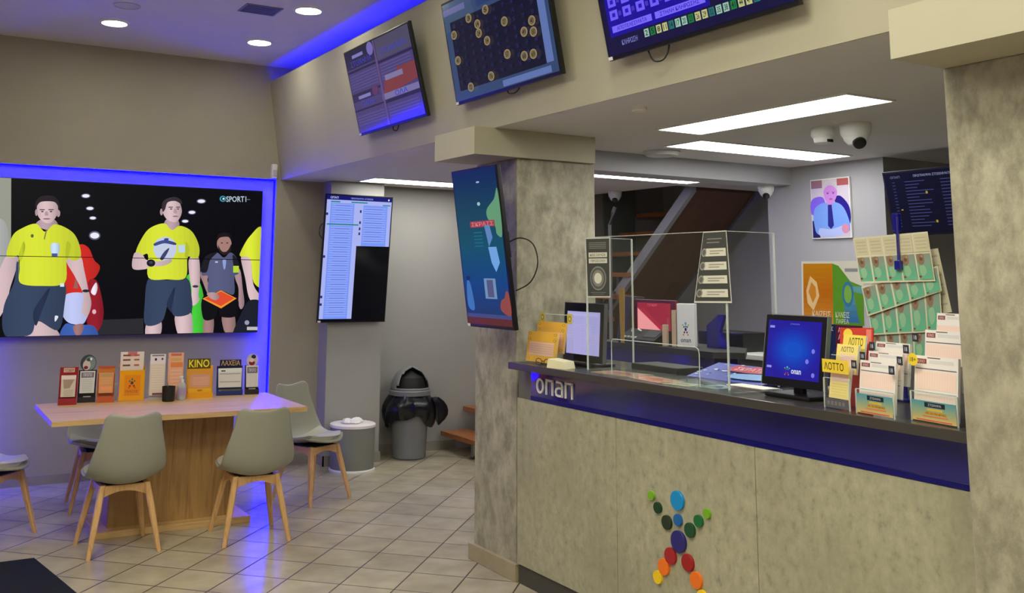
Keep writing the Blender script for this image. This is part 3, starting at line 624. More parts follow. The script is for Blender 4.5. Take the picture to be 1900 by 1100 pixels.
sheets('pale slips standing in the dark red stand', t, .09, .05, .185, lambda a: (a.rect(0, 0, 1, 1, (206, 192, 180)), a.rect(0, 0, 1, .18, (228, 214, 208)), a.poly([(.12, .2), (.9, .2), (.6, .6), (.2, .62)], (160, 138, 122)), mk_lines(5, .2, .85, .68, .97, (180, 158, 146))(a)))
t = stand('leaflet_stand', 'black leaflet stand with a round helmet-shaped top, second from the left on the table', 1.088, 6.98, .112, .205, (34, 24, 36), lambda a: (a.rect(0, 0, 1, 1, (40, 26, 40)), a.rect(.32, .82, .74, .96, (226, 222, 222))), .1, darkp)
a = Art([(-.05, .024, .305), (.05, .024, .305), (.05, .012, .195), (-.05, .012, .195)]); a.k = 3
a.ell(.5, .5, .5, .5, (52, 62, 72)); a.ell(.6, .5, .36, .4, (120, 134, 140)); a.ell(.4, .62, .24, .3, (206, 190, 186)); a.ell(.36, .76, .14, .1, (130, 20, 34)); a.ell(.5, .3, .12, .1, (60, 80, 50)); a.ell(.66, .26, .07, .08, (240, 244, 246))
a.build('round_topper', card_gloss, t)
sheets('white slips standing in the black round-topped stand', t, .094, .06, .2, lambda a: (a.rect(0, 0, 1, 1, (214, 214, 210)), a.rect(.08, .06, .92, .3, (120, 104, 122)), a.text('ΠΡΟΠΟ', .2, .1, .8, .25, (226, 220, 226)), mk_lines(7, .15, .85, .38, .95, (190, 194, 190))(a)))
t = stand('leaflet_stand', 'orange-brown leaflet stand beside the large yellow box on the oak table', 1.199, 6.93, .108, .23, (190, 84, 44), lambda a: (a.rect(0, 0, 1, 1, (184, 84, 44)), a.rect(0, .06, 1, .2, (196, 120, 56)), a.text('ΛΑΧΕΙΟ', .15, .0, .8, .09, (200, 60, 40)), a.rect(.2, .84, .85, .97, (200, 150, 140)), a.text('ΠΑΙΞΕ', .3, .87, .75, .95, (150, 40, 40))), .11, orangep)
sheets('orange printed slips standing in the orange-brown stand', t, .092, .06, .19, lambda a: (a.rect(0, 0, 1, 1, (214, 150, 96)), a.rect(.06, .05, .94, .2, (190, 150, 96)), mk_lines(3, .1, .9, .26, .6, (220, 160, 110))(a), a.rect(.15, .68, .9, .86, (236, 150, 106))), (226, 170, 120))
# large yellow box
t = thing('leaflet_box', 'large bright yellow leaflet box with a small star figure, on the oak table', 'leaflet box', (1.364, 6.92, ZT), -4)
MB().box(-.082, .082, .0, .002, 0, .2).box(-.082, .082, .058, .06, 0, .24).box(-.082, -.08, .0, .06, 0, .22).box(.08, .082, .0, .06, 0, .22).box(-.082, .082, 0, .06, 0, .002).build('box_body', yel, t)
a = Art([(-.08, -.0008, .2), (.08, -.0008, .2), (.08, -.0008, .003), (-.08, -.0008, .003)]); a.rect(0, 0, 1, 1, (240, 166, 12)); a.rect(.2, .16, .84, .84, (236, 142, 10))
for u, v, r, c in [(.5, .3, .04, (60, 110, 120)), (.5, .42, .06, (60, 50, 60)), (.4, .36, .035, (70, 110, 50)), (.6, .36, .035, (70, 120, 50)), (.42, .52, .04, (150, 40, 30)), (.58, .52, .04, (150, 40, 30)), (.38, .58, .03, (200, 80, 20)), (.62, .58, .03, (200, 80, 20))]: a.ell(u, v, r, r*.9, c)
a.text('ΠΑΙΞΕ', .25, .66, .75, .74, (110, 100, 40)); a.text('ΥΠΕΥΘΥΝΑ', .2, .78, .78, .83, (216, 110, 30)); a.build('front_print', card_gloss, t)
sheets('red and white slips fanned above the yellow box', t, .152, .02, .318, lambda a: (a.rect(0, 0, 1, 1, (228, 214, 204)), a.rect(.3, 0, .7, .1, (196, 110, 110)), [a.rect(.1, v, .42, v+.035, (120, 60, 50)) for v in (.06, .16, .28)], [a.rect(.58, v, .8, v+.035, (180, 90, 70)) for v in (.06, .16, .28)]), y=.04, n=.02)
t = stand('leaflet_stand', 'tall clear leaflet stand of pale slips behind the black pen cup', 1.528, 6.92, .105, .26, (200, 196, 200), lambda a: a.rect(0, 0, 1, 1, (196, 190, 196)), .11, clear)
sheets('pale slips with two dark dots, behind the black pen cup', t, .1, .03, .302, lambda a: (a.rect(0, 0, 1, 1, (222, 206, 192)), a.rect(0, 0, 1, .24, (226, 220, 226)), a.ell(.35, .13, .08, .035, (70, 40, 60)), a.ell(.78, .12, .07, .03, (120, 60, 80)), a.rect(.1, .02, .9, .05, (130, 110, 130)), a.rect(.2, .94, .9, .99, (120, 60, 90)), mk_lines(10, .1, .9, .3, .88, (230, 216, 202))(a)))
t = stand('leaflet_stand', 'clear leaflet stand of peach slips behind the small bottle', 1.645, 6.90, .105, .27, (222, 150, 120), lambda a: a.rect(0, 0, 1, 1, (224, 176, 150)), .12, clear)
sheets('peach and orange slips behind the small bottle', t, .1, .04, .31, lambda a: (a.rect(0, 0, 1, 1, (228, 170, 140)), a.rect(.15, .02, .85, .08, (200, 110, 90)), a.rect(.15, .14, .85, .2, (210, 170, 90)), a.rect(.15, .24, .95, .36, (224, 130, 70)), mk_lines(6, .15, .9, .42, .95, (236, 184, 156))(a)))
t = stand('leaflet_stand', 'yellow leaflet stand headed KINO on the oak table', 1.817, 6.91, .178, .215, (230, 164, 40), lambda a: (a.rect(0, 0, 1, 1, (230, 166, 36)), a.rect(.02, -.02, .9, .1, (70, 60, 20))), .1, yel)
a = Art([(-.085, .022, .262), (.07, .022, .262), (.07, .016, .196), (-.085, .016, .196)]); a.k = 3; a.solid(.003, (60, 54, 20)); a.rect(0, .0, 1, 1, (92, 80, 30)); a.text('KINO', .06, .1, .95, .9, (246, 226, 60)); a.build('header', card_gloss, t)
sheets('pink and yellow slips in the KINO stand', t, .165, .02, .185, lambda a: (a.rect(0, 0, 1, 1, (214, 150, 50)), a.poly([(.12, .25), (.3, .16), (.7, .16), (.9, .25), (.85, .66), (.15, .66)], (208, 150, 124), True), mk_lines(5, .2, .85, .28, .62, (220, 170, 150))(a), a.rect(0, .74, 1, 1, (228, 172, 24)), a.ell(.5, .82, .12, .04, (190, 120, 20))), (230, 190, 90))
t = stand('leaflet_stand', 'dark blue leaflet stand with a gold arched heading, near the right end of the table', 2.045, 6.97, .18, .2, (22, 38, 92), lambda a: (a.rect(0, 0, 1, 1, (24, 60, 110)), a.rect(0, 0, 1, .12, (26, 22, 60)), a.rect(.08, .8, .95, 1, (120, 118, 116)), a.ell(.14, .9, .05, .05, (226, 226, 226))), .09, bluep)
a = Art([(-.07, .024, .242), (.08, .024, .242), (.08, .018, .198), (-.07, .018, .198)]); a.k = 3; a.solid(.003, (28, 24, 60)); a.rect(0, 0, 1, 1, (30, 26, 66)); a.text('ΛΑΧΕΙΑ', .06, .12, .94, .9, (196, 164, 96)); a.build('header', card_gloss, t)
sheets('white ruled slips standing in the dark blue stand', t, .165, .055, .185, lambda a: (a.rect(0, 0, 1, 1, (214, 210, 206)), a.rect(0, 0, 1, .2, (222, 230, 232)), a.rect(.12, .1, .3, .17, (70, 70, 80)), a.rects([(.05, v, .95, v+.03) for v in (.28, .7)], (130, 116, 120))))
t = stand('leaflet_stand', 'narrow black leaflet stand with a round ball-shaped top, rightmost on the table', 2.205, 6.965, .098, .2, (28, 24, 40), lambda a: (a.rect(0, 0, 1, 1, (26, 22, 40)), a.rect(.3, .8, .8, .96, (220, 220, 224))), .1, darkp)
a = Art([(-.04, .024, .28), (.044, .024, .28), (.044, .014, .19), (-.04, .014, .19)]); a.k = 3; a.ell(.5, .5, .5, .5, (202, 190, 196)); a.ell(.46, .72, .26, .2, (150, 30, 40)); a.ell(.6, .24, .2, .16, (40, 40, 56)); a.ell(.44, .5, .2, .16, (226, 206, 204)); a.build('round_topper', card_gloss, t)
sheets('white slips standing in the rightmost round-topped stand', t, .088, .05, .2, lambda a: (a.rect(0, 0, 1, 1, (210, 206, 206)), a.rect(.08, .08, .92, .36, (110, 104, 118)), a.text('ΠΡΟΠΟ', .2, .14, .8, .3, (210, 210, 214))))
# pen cup and bottle
t = thing('pen_cup', 'black pen cup standing in front of the leaflet stands', 'cup', (1.582, 6.80, ZT))
MB().lathe([(.036, 0), (.041, .005), (.043, .098), (.040, .098), (.038, .01)], 28).build('cup_body', black_matt, t, smooth=True)
MB().tube([(.0, .0, .012), (-.012, -.01, .125)], .004).build('pen', steel, t)
t = thing('sanitiser_bottle', 'small clear bottle with a pump beside the yellow KINO stand', 'bottle', (1.676, 6.83, ZT))
MB().lathe([(.024, 0), (.029, .004), (.029, .085), (.022, .108), (.011, .118)], 24).build('bottle_body', acrylic_mat('cloudy_bottle_plastic', (.85, .86, .9), .35), t, smooth=True)
MB().lathe([(.0295, .03), (.0295, .08)], 24, cap0=False, cap1=False).build('bottle_label', mat('lilac_label', (170, 150, 190), .5), t, smooth=True)
MB().lathe([(.013, .116), (.013, .135), (.005, .137), (.005, .15)], 16).box(-.02, .006, -.006, .006, .148, .158, .002).build('pump', white_pl, t, smooth=True)

# ================================================================== DRUM, BIN, STAIRS
t = thing('storage_drum', 'grey cylindrical drum with a white lid against the passage wall', 'drum', (3.335, 7.745, 0))
MB().lathe([(.184, .018), (.186, .352)], 48).build('drum_body', mat('drum_grey', (122, 124, 118), .5), t, smooth=True)
MB().lathe([(.192, 0), (.192, .012), (.185, .02)], 48).build('base_rim', white_pl, t, smooth=True)
MB().lathe([(.190, .35), (.192, .358), (.190, .372), (.184, .376)], 48).build('lid', mat('white_lid', (232, 226, 226), .45), t, smooth=True)
random.seed(3)
mb = MB()
for k in range(3):
    cx, cy = [(-.05, .0), (.0, -.03), (.045, .02)][k]; pr = []
    for i in range(6):
        r = [.045, .05, .04, .03, .016, .003][i]; pr.append([(cx+r*(1+.25*random.random())*math.cos(2*math.pi*j/10), cy+r*(1+.25*random.random())*math.sin(2*math.pi*j/10), [0, .008, .02, .03, .036, .038][i]+.004*random.random()) for j in range(10)])
    mb.rings(pr)
o = mb.build('crumpled_tissue', mat('tissue_paper', (236, 232, 232), .8), None, (3.335, 7.745, .3775)); tag(o, 'crumpled white tissues lying on the white lid of the drum', 'tissue')
t = thing('litter_bin', 'grey round litter bin with a domed lid and a black bag hanging out', 'bin', (4.0, 8.02, 0))
MB().lathe([(.135, 0), (.148, .012), (.170, .46), (.176, .47)], 44).build('bin_body', grey_pl, t, smooth=True)
rings = []; n = 44
for i in range(9):
    tt = i/8; rr = []
    for j in range(n):
        th = 2*math.pi*j/n; bulge = .17+.055*math.sin(math.pi*tt)+.055*tt*(.3+.7*max(0, math.cos(th))**2)+.03*max(0, -math.cos(th))*tt
        r = bulge*.97+.012*math.sin(5*th+4*tt)+.010*math.sin(11*th+1.3+3*tt)*(.3+tt)+.006*math.sin(19*th-2*tt)
        z = .56-(.24+.05*math.cos(th*2+.8)+.02*math.sin(5*th))*tt
        rr.append((r*math.cos(th), r*math.sin(th) if r*math.sin(th) < .2 else .2, z))
    rings.append(rr)
for i, k in ((8, .94),): rings.append([(x*k, y*k, z+.02) for x, y, z in rings[8]])
MB().rings(rings, cap0=False, cap1=False).build('bin_bag', bagm, t, smooth=True)
knot = []
for i in range(7):
    tt = i/6; c = Vector((.20+.07*math.sin(math.pi*tt*.8), -.10, .52-.24*tt)); r = [.03, .055, .062, .06, .055, .04, .006][i]
    knot.append([c+Vector((r*math.cos(2*math.pi*j/14)*(1+.2*math.sin(3*j)), r*.6*math.sin(2*math.pi*j/14), .006*math.sin(4*j))) for j in range(14)])
MB().rings(knot).build('bag_tail', bagm, t, smooth=True)
MB().lathe([(.178, .545), (.186, .548), (.187, .585), (.178, .592), (.165, .592), (.165, .55)], 44).build('rim_ring', grey_pl, t, smooth=True)
# dome with a mouth towards the room
mb = MB(); V = {}; NU, NV = 40, 14; dc = Vector((0, 0, .59))
def dome_pt(i, j): th = 2*math.pi*i/NU; ph = math.pi/2*j/NV; return Vector((.176*math.cos(th)*math.cos(ph), .176*math.sin(th)*math.cos(ph), .59+.205*math.sin(ph)))
for j in range(NV):
    for i in range(NU):
        a_ = (2*math.pi*(i+.5)/NU); ang = abs((a_-R(262)+math.pi) % (2*math.pi)-math.pi)
        el = (j+.5)/NV
        if ang < R(60)*(math.sqrt(max(0, 1-(el/.84)**2.6))) and el > .04: continue
        key = [(i, j), ((i+1) % NU, j), ((i+1) % NU, j+1), (i, j+1)] if j < NV-1 else [(i, j), ((i+1) % NU, j), (0, NV)]
        vs = []
        for k in key:
            if k not in V: V[k] = mb.bm.verts.new(dome_pt(*k))
            vs.append(V[k])
        mb.bm.faces.new(vs)
dm = mb.build('domed_lid', grey_pl, t, smooth=True); md = dm.modifiers.new('s', 'SOLIDIFY'); md.thickness = .008
MB().lathe([(.150, .56), (.150, .60), (.12, .70), (.02, .76)], 28).build('bin_liner', black_matt, t, smooth=True)
# stair along the back wall: floating treads on posts
st = thing('staircase', 'open staircase of wooden treads rising along the back wall', 'staircase', (4.42, 7.85, 0))
for i in range(14):
    x = .236*i; z = .19+.2105*i-.02
    if x > 2.4: break
    MB().box(x, x+.29, -.38, .36, z-.035, z+.008, .004).build('tread', tread_wood, st)
    MB().box(x+.05, x+.085, -.16, -.12, max(0, z-.25), z-.035).build('support_post', steel if i < 1 else dark_grey, st)
for yy in (-.14,):
    MB().prism([(0.03, 0), (.12, 0), (1.66, 1.37), (1.66, 1.47)], yy-.02, yy+.02, 'y').build('spine_beam', dark_grey, st)
# upper flight seen from below
uf = thing('stair_flight', 'upper stair flight with a pale side beam and dark wood underside', 'staircase', (6.15, 6.60, 0))
sl = (1.364-2.42)/(7.72-6.55)
ZT0 = 2.44+sl*.05; y1, z1_ = 1.60, ZT0+sl*1.60
MB().prism([(0, ZT0), (y1, z1_), (y1, z1_+.12), (0, ZT0+.12)], .0, .72, 'x').build('underside_board', soffit_wood, uf)
MB().prism([(0, ZT0-.015), (y1, z1_-.015), (y1, z1_+.11), (0, ZT0+.11)], -.05, .0, 'x').build('side_beam', mat('pale_stair_steel', (150, 150, 156), .5), uf)
MB().prism([(0, ZT0-.02), (y1, z1_-.02), (y1, z1_+.2), (0, ZT0+.2)], .72, .74, 'x').build('side_beam', dark_grey, uf)
# conduit and far camera
o = MB().tube([(5.84, 7.38, 2.27), (5.83, 7.40, 2.22), (5.79, 7.40, 2.10), (5.79, 7.40, .0)], .018, 10).build('conduit', mat('conduit_grey', (130, 130, 134), .4), smooth=True); tag(o, 'grey conduit running down from the far dome camera', 'pipe')

# ================================================================== CAMERAS, DETECTORS, VENT
def dome_cam(name, label, loc, r, yaw, cat='security camera', glass=True, drop=1.0):
    t = thing(name, label, cat, loc, yaw)
    MB().lathe([(r*1.05, 0), (r*1.08, -.01), (r*1.0, -r*.8*drop), (r*.9, -r*.95*drop)], 32).build('housing', white_pl, t, smooth=True)
    MB().lathe([(r*.88, -r*.9*drop), (r*.8, -r*1.2*drop), (r*.55, -r*1.5*drop), (r*.1, -r*1.62*drop)], 32).build('ball', white_pl, t, smooth=True)
    ball = [c for c in t.children if c.name.startswith('ball')][0]
    a = Vector((0, -1, -.75)).normalized(); c = Vector((0, 0, -r*1.0*drop))+a*r*.62
    mb = MB(); u = a.cross(Vector((1, 0, 0))).normalized(); v = a.cross(u)
    mb.rings([[c+a*d+(u*math.cos(2*math.pi*i/20)+v*math.sin(2*math.pi*i/20))*q_*r for i in range(20)] for d, q_ in ((0, .46), (r*.22, .44), (r*.27, .34))])
    mb.build('lens', black_pl, ball, smooth=True); return t
dome_cam('dome_camera', 'white dome camera on the low ceiling, nearest the right column', (4.30, 3.40, 2.42), .075, -30)
dome_cam('dome_camera', 'white dome camera under the end of the ceiling beam', (5.50, 5.16, 2.29), .055, -50)
dome_cam('dome_camera', 'small white dome camera over the far end beside the stairs', (5.84, 7.38, 2.42), .06, -40)
t = thing('smoke_detector', 'white smoke detector beside the nearest dome camera', 'detector', (4.26, 3.58, 2.42))
MB().lathe([(.06, 0), (.062, -.045), (.052, -.06)], 32).build('base', white_pl, t, smooth=True)
MB().lathe([(.05, -.06), (.045, -.085), (.03, -.092)], 32).build('sensing_head', white_pl, t, smooth=True)
MB().box(-.02, .02, -.05, -.044, -.085, -.07).build('sensor_slot', black_matt, t)
o = MB().lathe([(.036, 0), (.037, -.016), (.03, -.022)], 28).build('ceiling_sensor', white_pl, loc=(3.02, 3.62, 2.42), smooth=True); tag(o, 'tiny white ceiling sensor left of the large light panel', 'detector')
o = MB().lathe([(.12, 0), (.122, -.008), (.10, -.03), (.03, -.036)], 36).build('ceiling_speaker', mat('off_white_grille', (190, 190, 188), .5), loc=(4.22, 4.84, 2.42), smooth=True); tag(o, 'flat round ceiling disc between the column and the beam', 'speaker')
o = MB().lathe([(.09, 0), (.092, -.004), (.08, -.006), (.078, -.002)], 36).build('ceiling_speaker', mat('off_white_grille', (190, 190, 188), .5), loc=(1.16, 6.79, 3.42), smooth=True); tag(o, 'faint white ring in the high ceiling behind the left downlight', 'speaker')
t = thing('ceiling_vent', 'small grey square vent in the high ceiling', 'vent', (1.98, 6.40, 3.42), 0)
MB().box(-.13, .13, -.11, .11, -.006, 0).build('vent_frame', grey_pl, t)
for k in range(6): MB().box(-.115, .115, -.095+.034*k, -.075+.034*k, -.010, -.005).build('vent_slat', dark_grey, t)
t = thing('motion_sensor', 'small white motion sensor at the corner above the video wall', 'detector', (2.70, 8.135, 2.425))
MB().box(-.025, .025, -.02, .035, 0, .125, .012).build('housing', white_pl, t, smooth=True)
MB().box(-.018, .018, -.0235, -.018, .02, .07, .006).build('sensor_window', mat('sensor_window_plastic', (200, 190, 200), .3), t)

# ================================================================== COUNTER
ct = thing('service_counter', 'long service counter with cement panels and a glossy navy band', 'counter', (2.925, 3.25, 0))
L0, L1 = -1.37, 1.31      # local y range
MB().box(.02, .42, L0, L1, 0.0, 1.115).build('carcass', dark_grey, ct)
for y0, y1 in ((L0, -.40-.0015), (-.40+.0015, .461-.0015), (.461+.0015, L1)): MB().box(0, .02, y0, y1, .10, .953, .0015).build('front_panel', concrete, ct)
mid_panel = [o for o in ct.children if o.name.startswith('front_panel')][1]
MB().box(.012, .02, L0, L1, 0, .1).build('kick_board', mat('kick_board_grey', (70, 68, 62), .5), ct)
MB().box(.004, .02, L0, 1.178, .975, 1.103).build('navy_band', navy_gloss, ct)
band = ct.children[-1]
MB().box(-.002, .02, L0, 1.178, .9545, .975, .001).build('band_trim', navy_dark, ct)
MB().box(.008, .02, 1.18, L1, .9545, 1.1145).build('end_panel', mat('end_panel_grey', (110, 106, 92), .5), ct)
MB().box(-.105, .50, L0, 1.24, 1.115, 1.15, .003).build('countertop', slab, ct)
# brand lettering: o n a n in thin rounded strokes
def letter(kind, y, w=.062, h=.072, s=.0105):
    """outlines in (toward -y, z)"""
    mb = MB(); z0 = 0
    def stroke(pts, close=False):
        P = [Vector((p[0], p[1])) for p in pts]; n = len(P); A = []; B = []
        for i in range(n):
            a = P[(i-1) % n] if close or i else P[0]; b = P[(i+1) % n] if close or i < n-1 else P[-1]
            d = (b-a).normalized(); nn = Vector((-d.y, d.x))*s/2; A.append(P[i]+nn); B.append(P[i]-nn)
        X0, X1 = -.006, .002
        for i in range(n if close else n-1):
            j = (i+1) % n; quad = [A[i], A[j], B[j], B[i]]
            f = [mb.bm.verts.new((X0, y-q_.x, q_.y)) for q_ in quad]; g = [mb.bm.verts.new((X1, y-q_.x, q_.y)) for q_ in quad]
            mb.bm.faces.new(f); mb.bm.faces.new(g[::-1])
            for k in range(4): mb.bm.faces.new((f[k], g[k], g[(k+1) % 4], f[(k+1) % 4]))
    if kind == 'o': stroke([(w/2+(w/2-s/2)*math.cos(t_), h/2+(h/2-s/2)*math.sin(t_)) for t_ in (2*math.pi*i/28 for i in range(28))], True)
    if kind == 'n': stroke([(s/2, 0), (s/2, h-s/2)]); stroke([(0, h-s/2), (w, h-s/2)]); stroke([(w-s/2, h-s/2), (w-s/2, 0)])
    if kind == 'a':
        stroke([(.004+s/2, h-s/2), (w*.55, h-s/2), (w*.82, h-s/2-.003), (w-s/2, h-.02), (w-s/2, 0)])
        stroke([(w-s/2, h*.56), (w*.4, h*.56), (w*.14, h*.46), (s/2, h*.3), (w*.14, h*.12), (w*.4, s/2), (w*.7, s/2), (w-s/2, h*.14)])
    return mb
letter_white = mat('letter_white', (252, 252, 252), .4)
for i, k in enumerate('onan'): 
    letter(k, 1.119-.0855*i, w=.066, h=.078).build('logo_letter', letter_white, band, (0, 0, .998))
# star figure of coloured discs
discs = [(3.459, .655, .020, (120, 176, 40)), (3.419, .612, .024, (20, 62, 34)), (3.362, .563, .030, (34, 52, 34)), (3.292, .667, .040, (14, 140, 208)), (3.291, .588, .0245, (24, 98, 170)),
         (3.219, .563, .030, (24, 76, 44)), (3.166, .61, .025, (22, 104, 56)), (3.115, .65, .020, (116, 172, 34)), (3.29, .501, .045, (38, 34, 116)), (3.342, .431, .035, (166, 30, 34)), (3.386, .376, .034, (242, 118, 22)),
         (3.426, .324, .027, (248, 208, 24)), (3.236, .43, .035, (158, 26, 30)), (3.188, .373, .034, (240, 118, 24)), (3.155, .318, .027, (246, 206, 26))]
for i, (y, z, r, c) in enumerate(discs):
    mb = MB(); n = 32
    mb.rings([[(x, y-3.25+rr*math.cos(2*math.pi*k/n), z+rr*math.sin(2*math.pi*k/n)) for k in range(n)] for x, rr in ((-.0002, r), (-.0105, r), (-.012, r*.97))])
    o = mb.build('emblem_disc', mat('emblem_%d' % i, c, .3), mid_panel, smooth=True)

# ------------------------------------------------------------------ things on the counter (top at z = 1.15)
ZC = 1.1503
YL = (236, 190, 70)
# clear stand with yellow leaflets, left end
t = thing('leaflet_holder', 'clear holder of yellow leaflets at the left end of the counter', 'leaflet holder', (2.935, 4.305, ZC), -88)
MB().box(-.145, .145, .07, .073, 0, .255).box(-.145, .145, -.05, -.047, 0, .1).box(-.145, .145, -.05, .073, 0, .003).box(-.145, -.142, -.05, .073, 0, .14).box(.142, .145, -.05, .073, 0, .14).box(-.145, .145, .01, .013, 0, .19).build('holder_body', acrylic, t)
MB().box(-.146, .146, .069, .074, .252, .256).build('polished_edge', acrylic_edge, t)
def yart(a):
    a.rect(0, 0, 1, 1, (240, 184, 60)); a.rect(.08, .34, .92, .78, (238, 200, 176)); a.rects([(.1, .4+.07*i, .9, .43+.07*i) for i in range(5)], (232, 176, 160))
    for u in (.07, .93):
        for v in (.08, .26, .9): a.ell(u, v, .05, .04, (170, 130, 30)); a.ell(u, v, .03, .024, (240, 214, 90))
for (y_, z0, z1, w_, l) in [(-.028, .01, .165, .26, 'yellow leaflet pack in the front slot of the left holder'), (.03, .06, .215, .25, 'yellow leaflet pack in the back slot of the left holder')]:
    sheets(l, t, w_, z0, z1, yart, (240, 200, 110), .012, 'leaflet_stack', 'yellow leaflets in the left holder', y=y_)
for sx in (-1, 1): a = Art([(sx*.12-.022, .0685, .262), (sx*.12+.022, .0685, .262), (sx*.12+.022, .0685, .21), (sx*.12-.022, .0685, .21)]); a.rect(0, 0, 1, 1, (206, 190, 90)); a.ell(.5, .5, .3, .3, (150, 130, 40)); a.ell(.5, .5, .18, .18, (226, 210, 110)); a.build('yellow_badge', printed, t)
o = MB().prism([(-.06, 0), (.06, 0), (.05, .035), (-.05, .045)], -.04, .04, 'y').build('paper_slips', mat('cream_paper', (232, 226, 190), .6), loc=(2.875, 4.08, ZC)); o.rotation_euler = (0, 0, R(-75)); tag(o, 'small pile of cream paper slips in front of the yellow leaflets', 'paper')
t = thing('reading_glasses', 'dark reading glasses lying by the cream slips on the counter', 'glasses', (2.855, 4.21, ZC), -84)
for sx in (-1, 1):
    MB().tube([(sx*.033+.024*math.cos(k*math.pi/8), 0, .02+.017*math.sin(k*math.pi/8)) for k in range(17)], .0018, 6).build('lens_rim', black_pl, t, smooth=True)
    MB().tube([(sx*.057, 0, .026), (sx*.058, .008, .018), (sx*.0, .012+.004*sx, .010), (-sx*.045, .012+.004*sx, .004)], .0018, 6).build('temple', black_pl, t, smooth=True)
MB().tube([(-.009, 0, .022), (0, 0, .026), (.009, 0, .022)], .0018, 6).build('bridge', black_pl, t, smooth=True)

def monitor(label, x, y, z0, w, h, tilt, art, bez):
    t = thing('touch_monitor', label, 'monitor', (x, y, ZC), -90)
    dz = z0-ZC; T = R(tilt)
    def q4(u, v, d=0): # point on the head: u across, v up, d behind
        return Vector((u, v*math.sin(T)+d*math.cos(T), dz+v*math.cos(T)-d*math.sin(T)))
    mb = MB()
    for (a0, a1, b0, b1, d0, d1) in [(-w/2, w/2, 0, h, 0, .018), (-w*.4, w*.4, h*.1, h*.85, .018, .045)]:
        A = [q4(a0, b0, d0), q4(a1, b0, d0), q4(a1, b1, d0), q4(a0, b1, d0)]; B = [q4(a0, b0, d1), q4(a1, b0, d1), q4(a1, b1, d1), q4(a0, b1, d1)]
        mb.rings([A, B])
    mb.build('housing', black_pl, t)
    mb = MB(); e = .0035
    for (a0, a1, b0, b1) in [(-w/2-e, w/2+e, h, h+e), (w/2, w/2+e, 0, h), (-w/2-e, -w/2, 0, h)]:
        mb.rings([[q4(a0, b0, -.001), q4(a1, b0, -.001), q4(a1, b1, -.001), q4(a0, b1, -.001)], [q4(a0, b0, .02), q4(a1, b0, .02), q4(a1, b1, .02), q4(a0, b1, .02)]])
    mb.build('silver_edge', steel, t)
    l, r_, b_, tp_ = bez
    a = Art([q4(-w/2+l, h-tp_, -.001), q4(w/2-r_, h-tp_, -.001), q4(w/2-r_, b_, -.001), q4(-w/2+l, b_, -.001)]); art(a); a.build('screen', screen, t)
    MB().box(-.022, .022, .035, .06, .012, dz+.12, .004).build('neck', black_pl, t)
    MB().box(-.11, .11, -.03, .13, 0, .016, .007).build('foot', black_pl, t)
    return t
def art_m1(a):
    a.rect(0, 0, 1, 1, (168, 164, 214)); a.rect(0, 0, 1, .005, (90, 90, 150)); a.rect(.05, .04, .95, .1, (176, 172, 220)); a.rects([(.06, .16+.06*i, .94, .165+.06*i) for i in range(13)], (156, 152, 204)); a.rect(.5, .3, .505, 1, (156, 152, 204))
monitor('portrait customer monitor with a pale lilac page, at the left end of the counter', 3.05, 4.138, 1.172, .338, .295, 3, art_m1, (.025, .03, .035, .042))
def star(a, u, v, s, k=1.0):
    for du, dv, r, c in [(0, -.5, .16, (90, 170, 220)), (0, -.2, .1, (60, 110, 190)), (0, .1, .18, (40, 40, 150)), (-.25, -.15, .11, (60, 110, 90)), (.25, -.15, .11, (60, 110, 90)), (-.42, -.35, .09, (140, 180, 80)), (.42, -.35, .09, (140, 180, 80)), (-.2, .4, .12, (150, 50, 60)), (.2, .4, .12, (150, 50, 60)), (-.34, .65, .1, (200, 120, 60)), (.34, .65, .1, (200, 120, 60))]:
        a.ell(u+du*s*k, v+dv*s, r*s*k, r*s, c, 12)
def art_m2(a):
    a.rect(0, 0, 1, 1, (36, 28, 150))
    for i in range(7): a.ell(.5, .5, .5-.055*i, .46-.055*i, (int(34-3*i), int(30+8*i), int(154+7*i)), 28)
    a.text('ΣΤΟΙΧΗΜΑ', .42, .045, .6, .07, (120, 124, 210)); star(a, .42, .86, .11, .9); a.text('onan', .5, .84, .68, .91, (220, 222, 244))
    for u, v in [(.09, .12), (.08, .82)]: a.rect(u-.05, v-.02, u+.04, v+.02, (140, 146, 220))
    for u, v in [(.88, .5), (.78, .68), (.9, .9)]: a.ell(u, v, .03, .04, (120, 120, 226))
monitor('black touch monitor with a blue screen and star figure, right of the sneeze guard', 2.98, 2.704, 1.192, .298, .272, 9, art_m2, (.014, .022, .03, .02))

# sneeze guard
t = thing('sneeze_guard', 'three-sided clear acrylic sneeze guard on the counter', 'screen guard', (2.9, 3.42, ZC+.009))
MB().box(-.0025, .0025, -.47, .47, .0, .634).build('front_pane', acrylic, t)
MB().box(.0026, .28, .466, .471, .0, .634).build('side_pane', acrylic, t)
MB().box(.0026, .28, -.471, -.466, .0, .634).build('side_pane', acrylic, t)
mb = MB()
for x, y in ((0, .47), (0, -.47), (.28, .468), (.28, -.468)): mb.box(x-.0028, x+.0028, y-.004, y+.004, 0, .636)
mb.box(-.0026, .0026, -.47, .47, .634, .6365); mb.box(.0, .28, .4665, .4705, .634, .6365); mb.box(.0, .28, -.4705, -.4665, .634, .6365); mb.build('polished_edge', acrylic_edge, t)
o = MB().box(2.845, 3.13, 2.87, 3.94, ZC+.004, ZC+.009, .001).build('counter_glass', acrylic_mat('greenish_counter_glass', (.9, .96, .93), .03)); tag(o, 'clear glass sheet covering brochures on the counter top', 'glass sheet')
for y, x, l in ((.34, .05, 0), (-.34, .05, 0)): pass
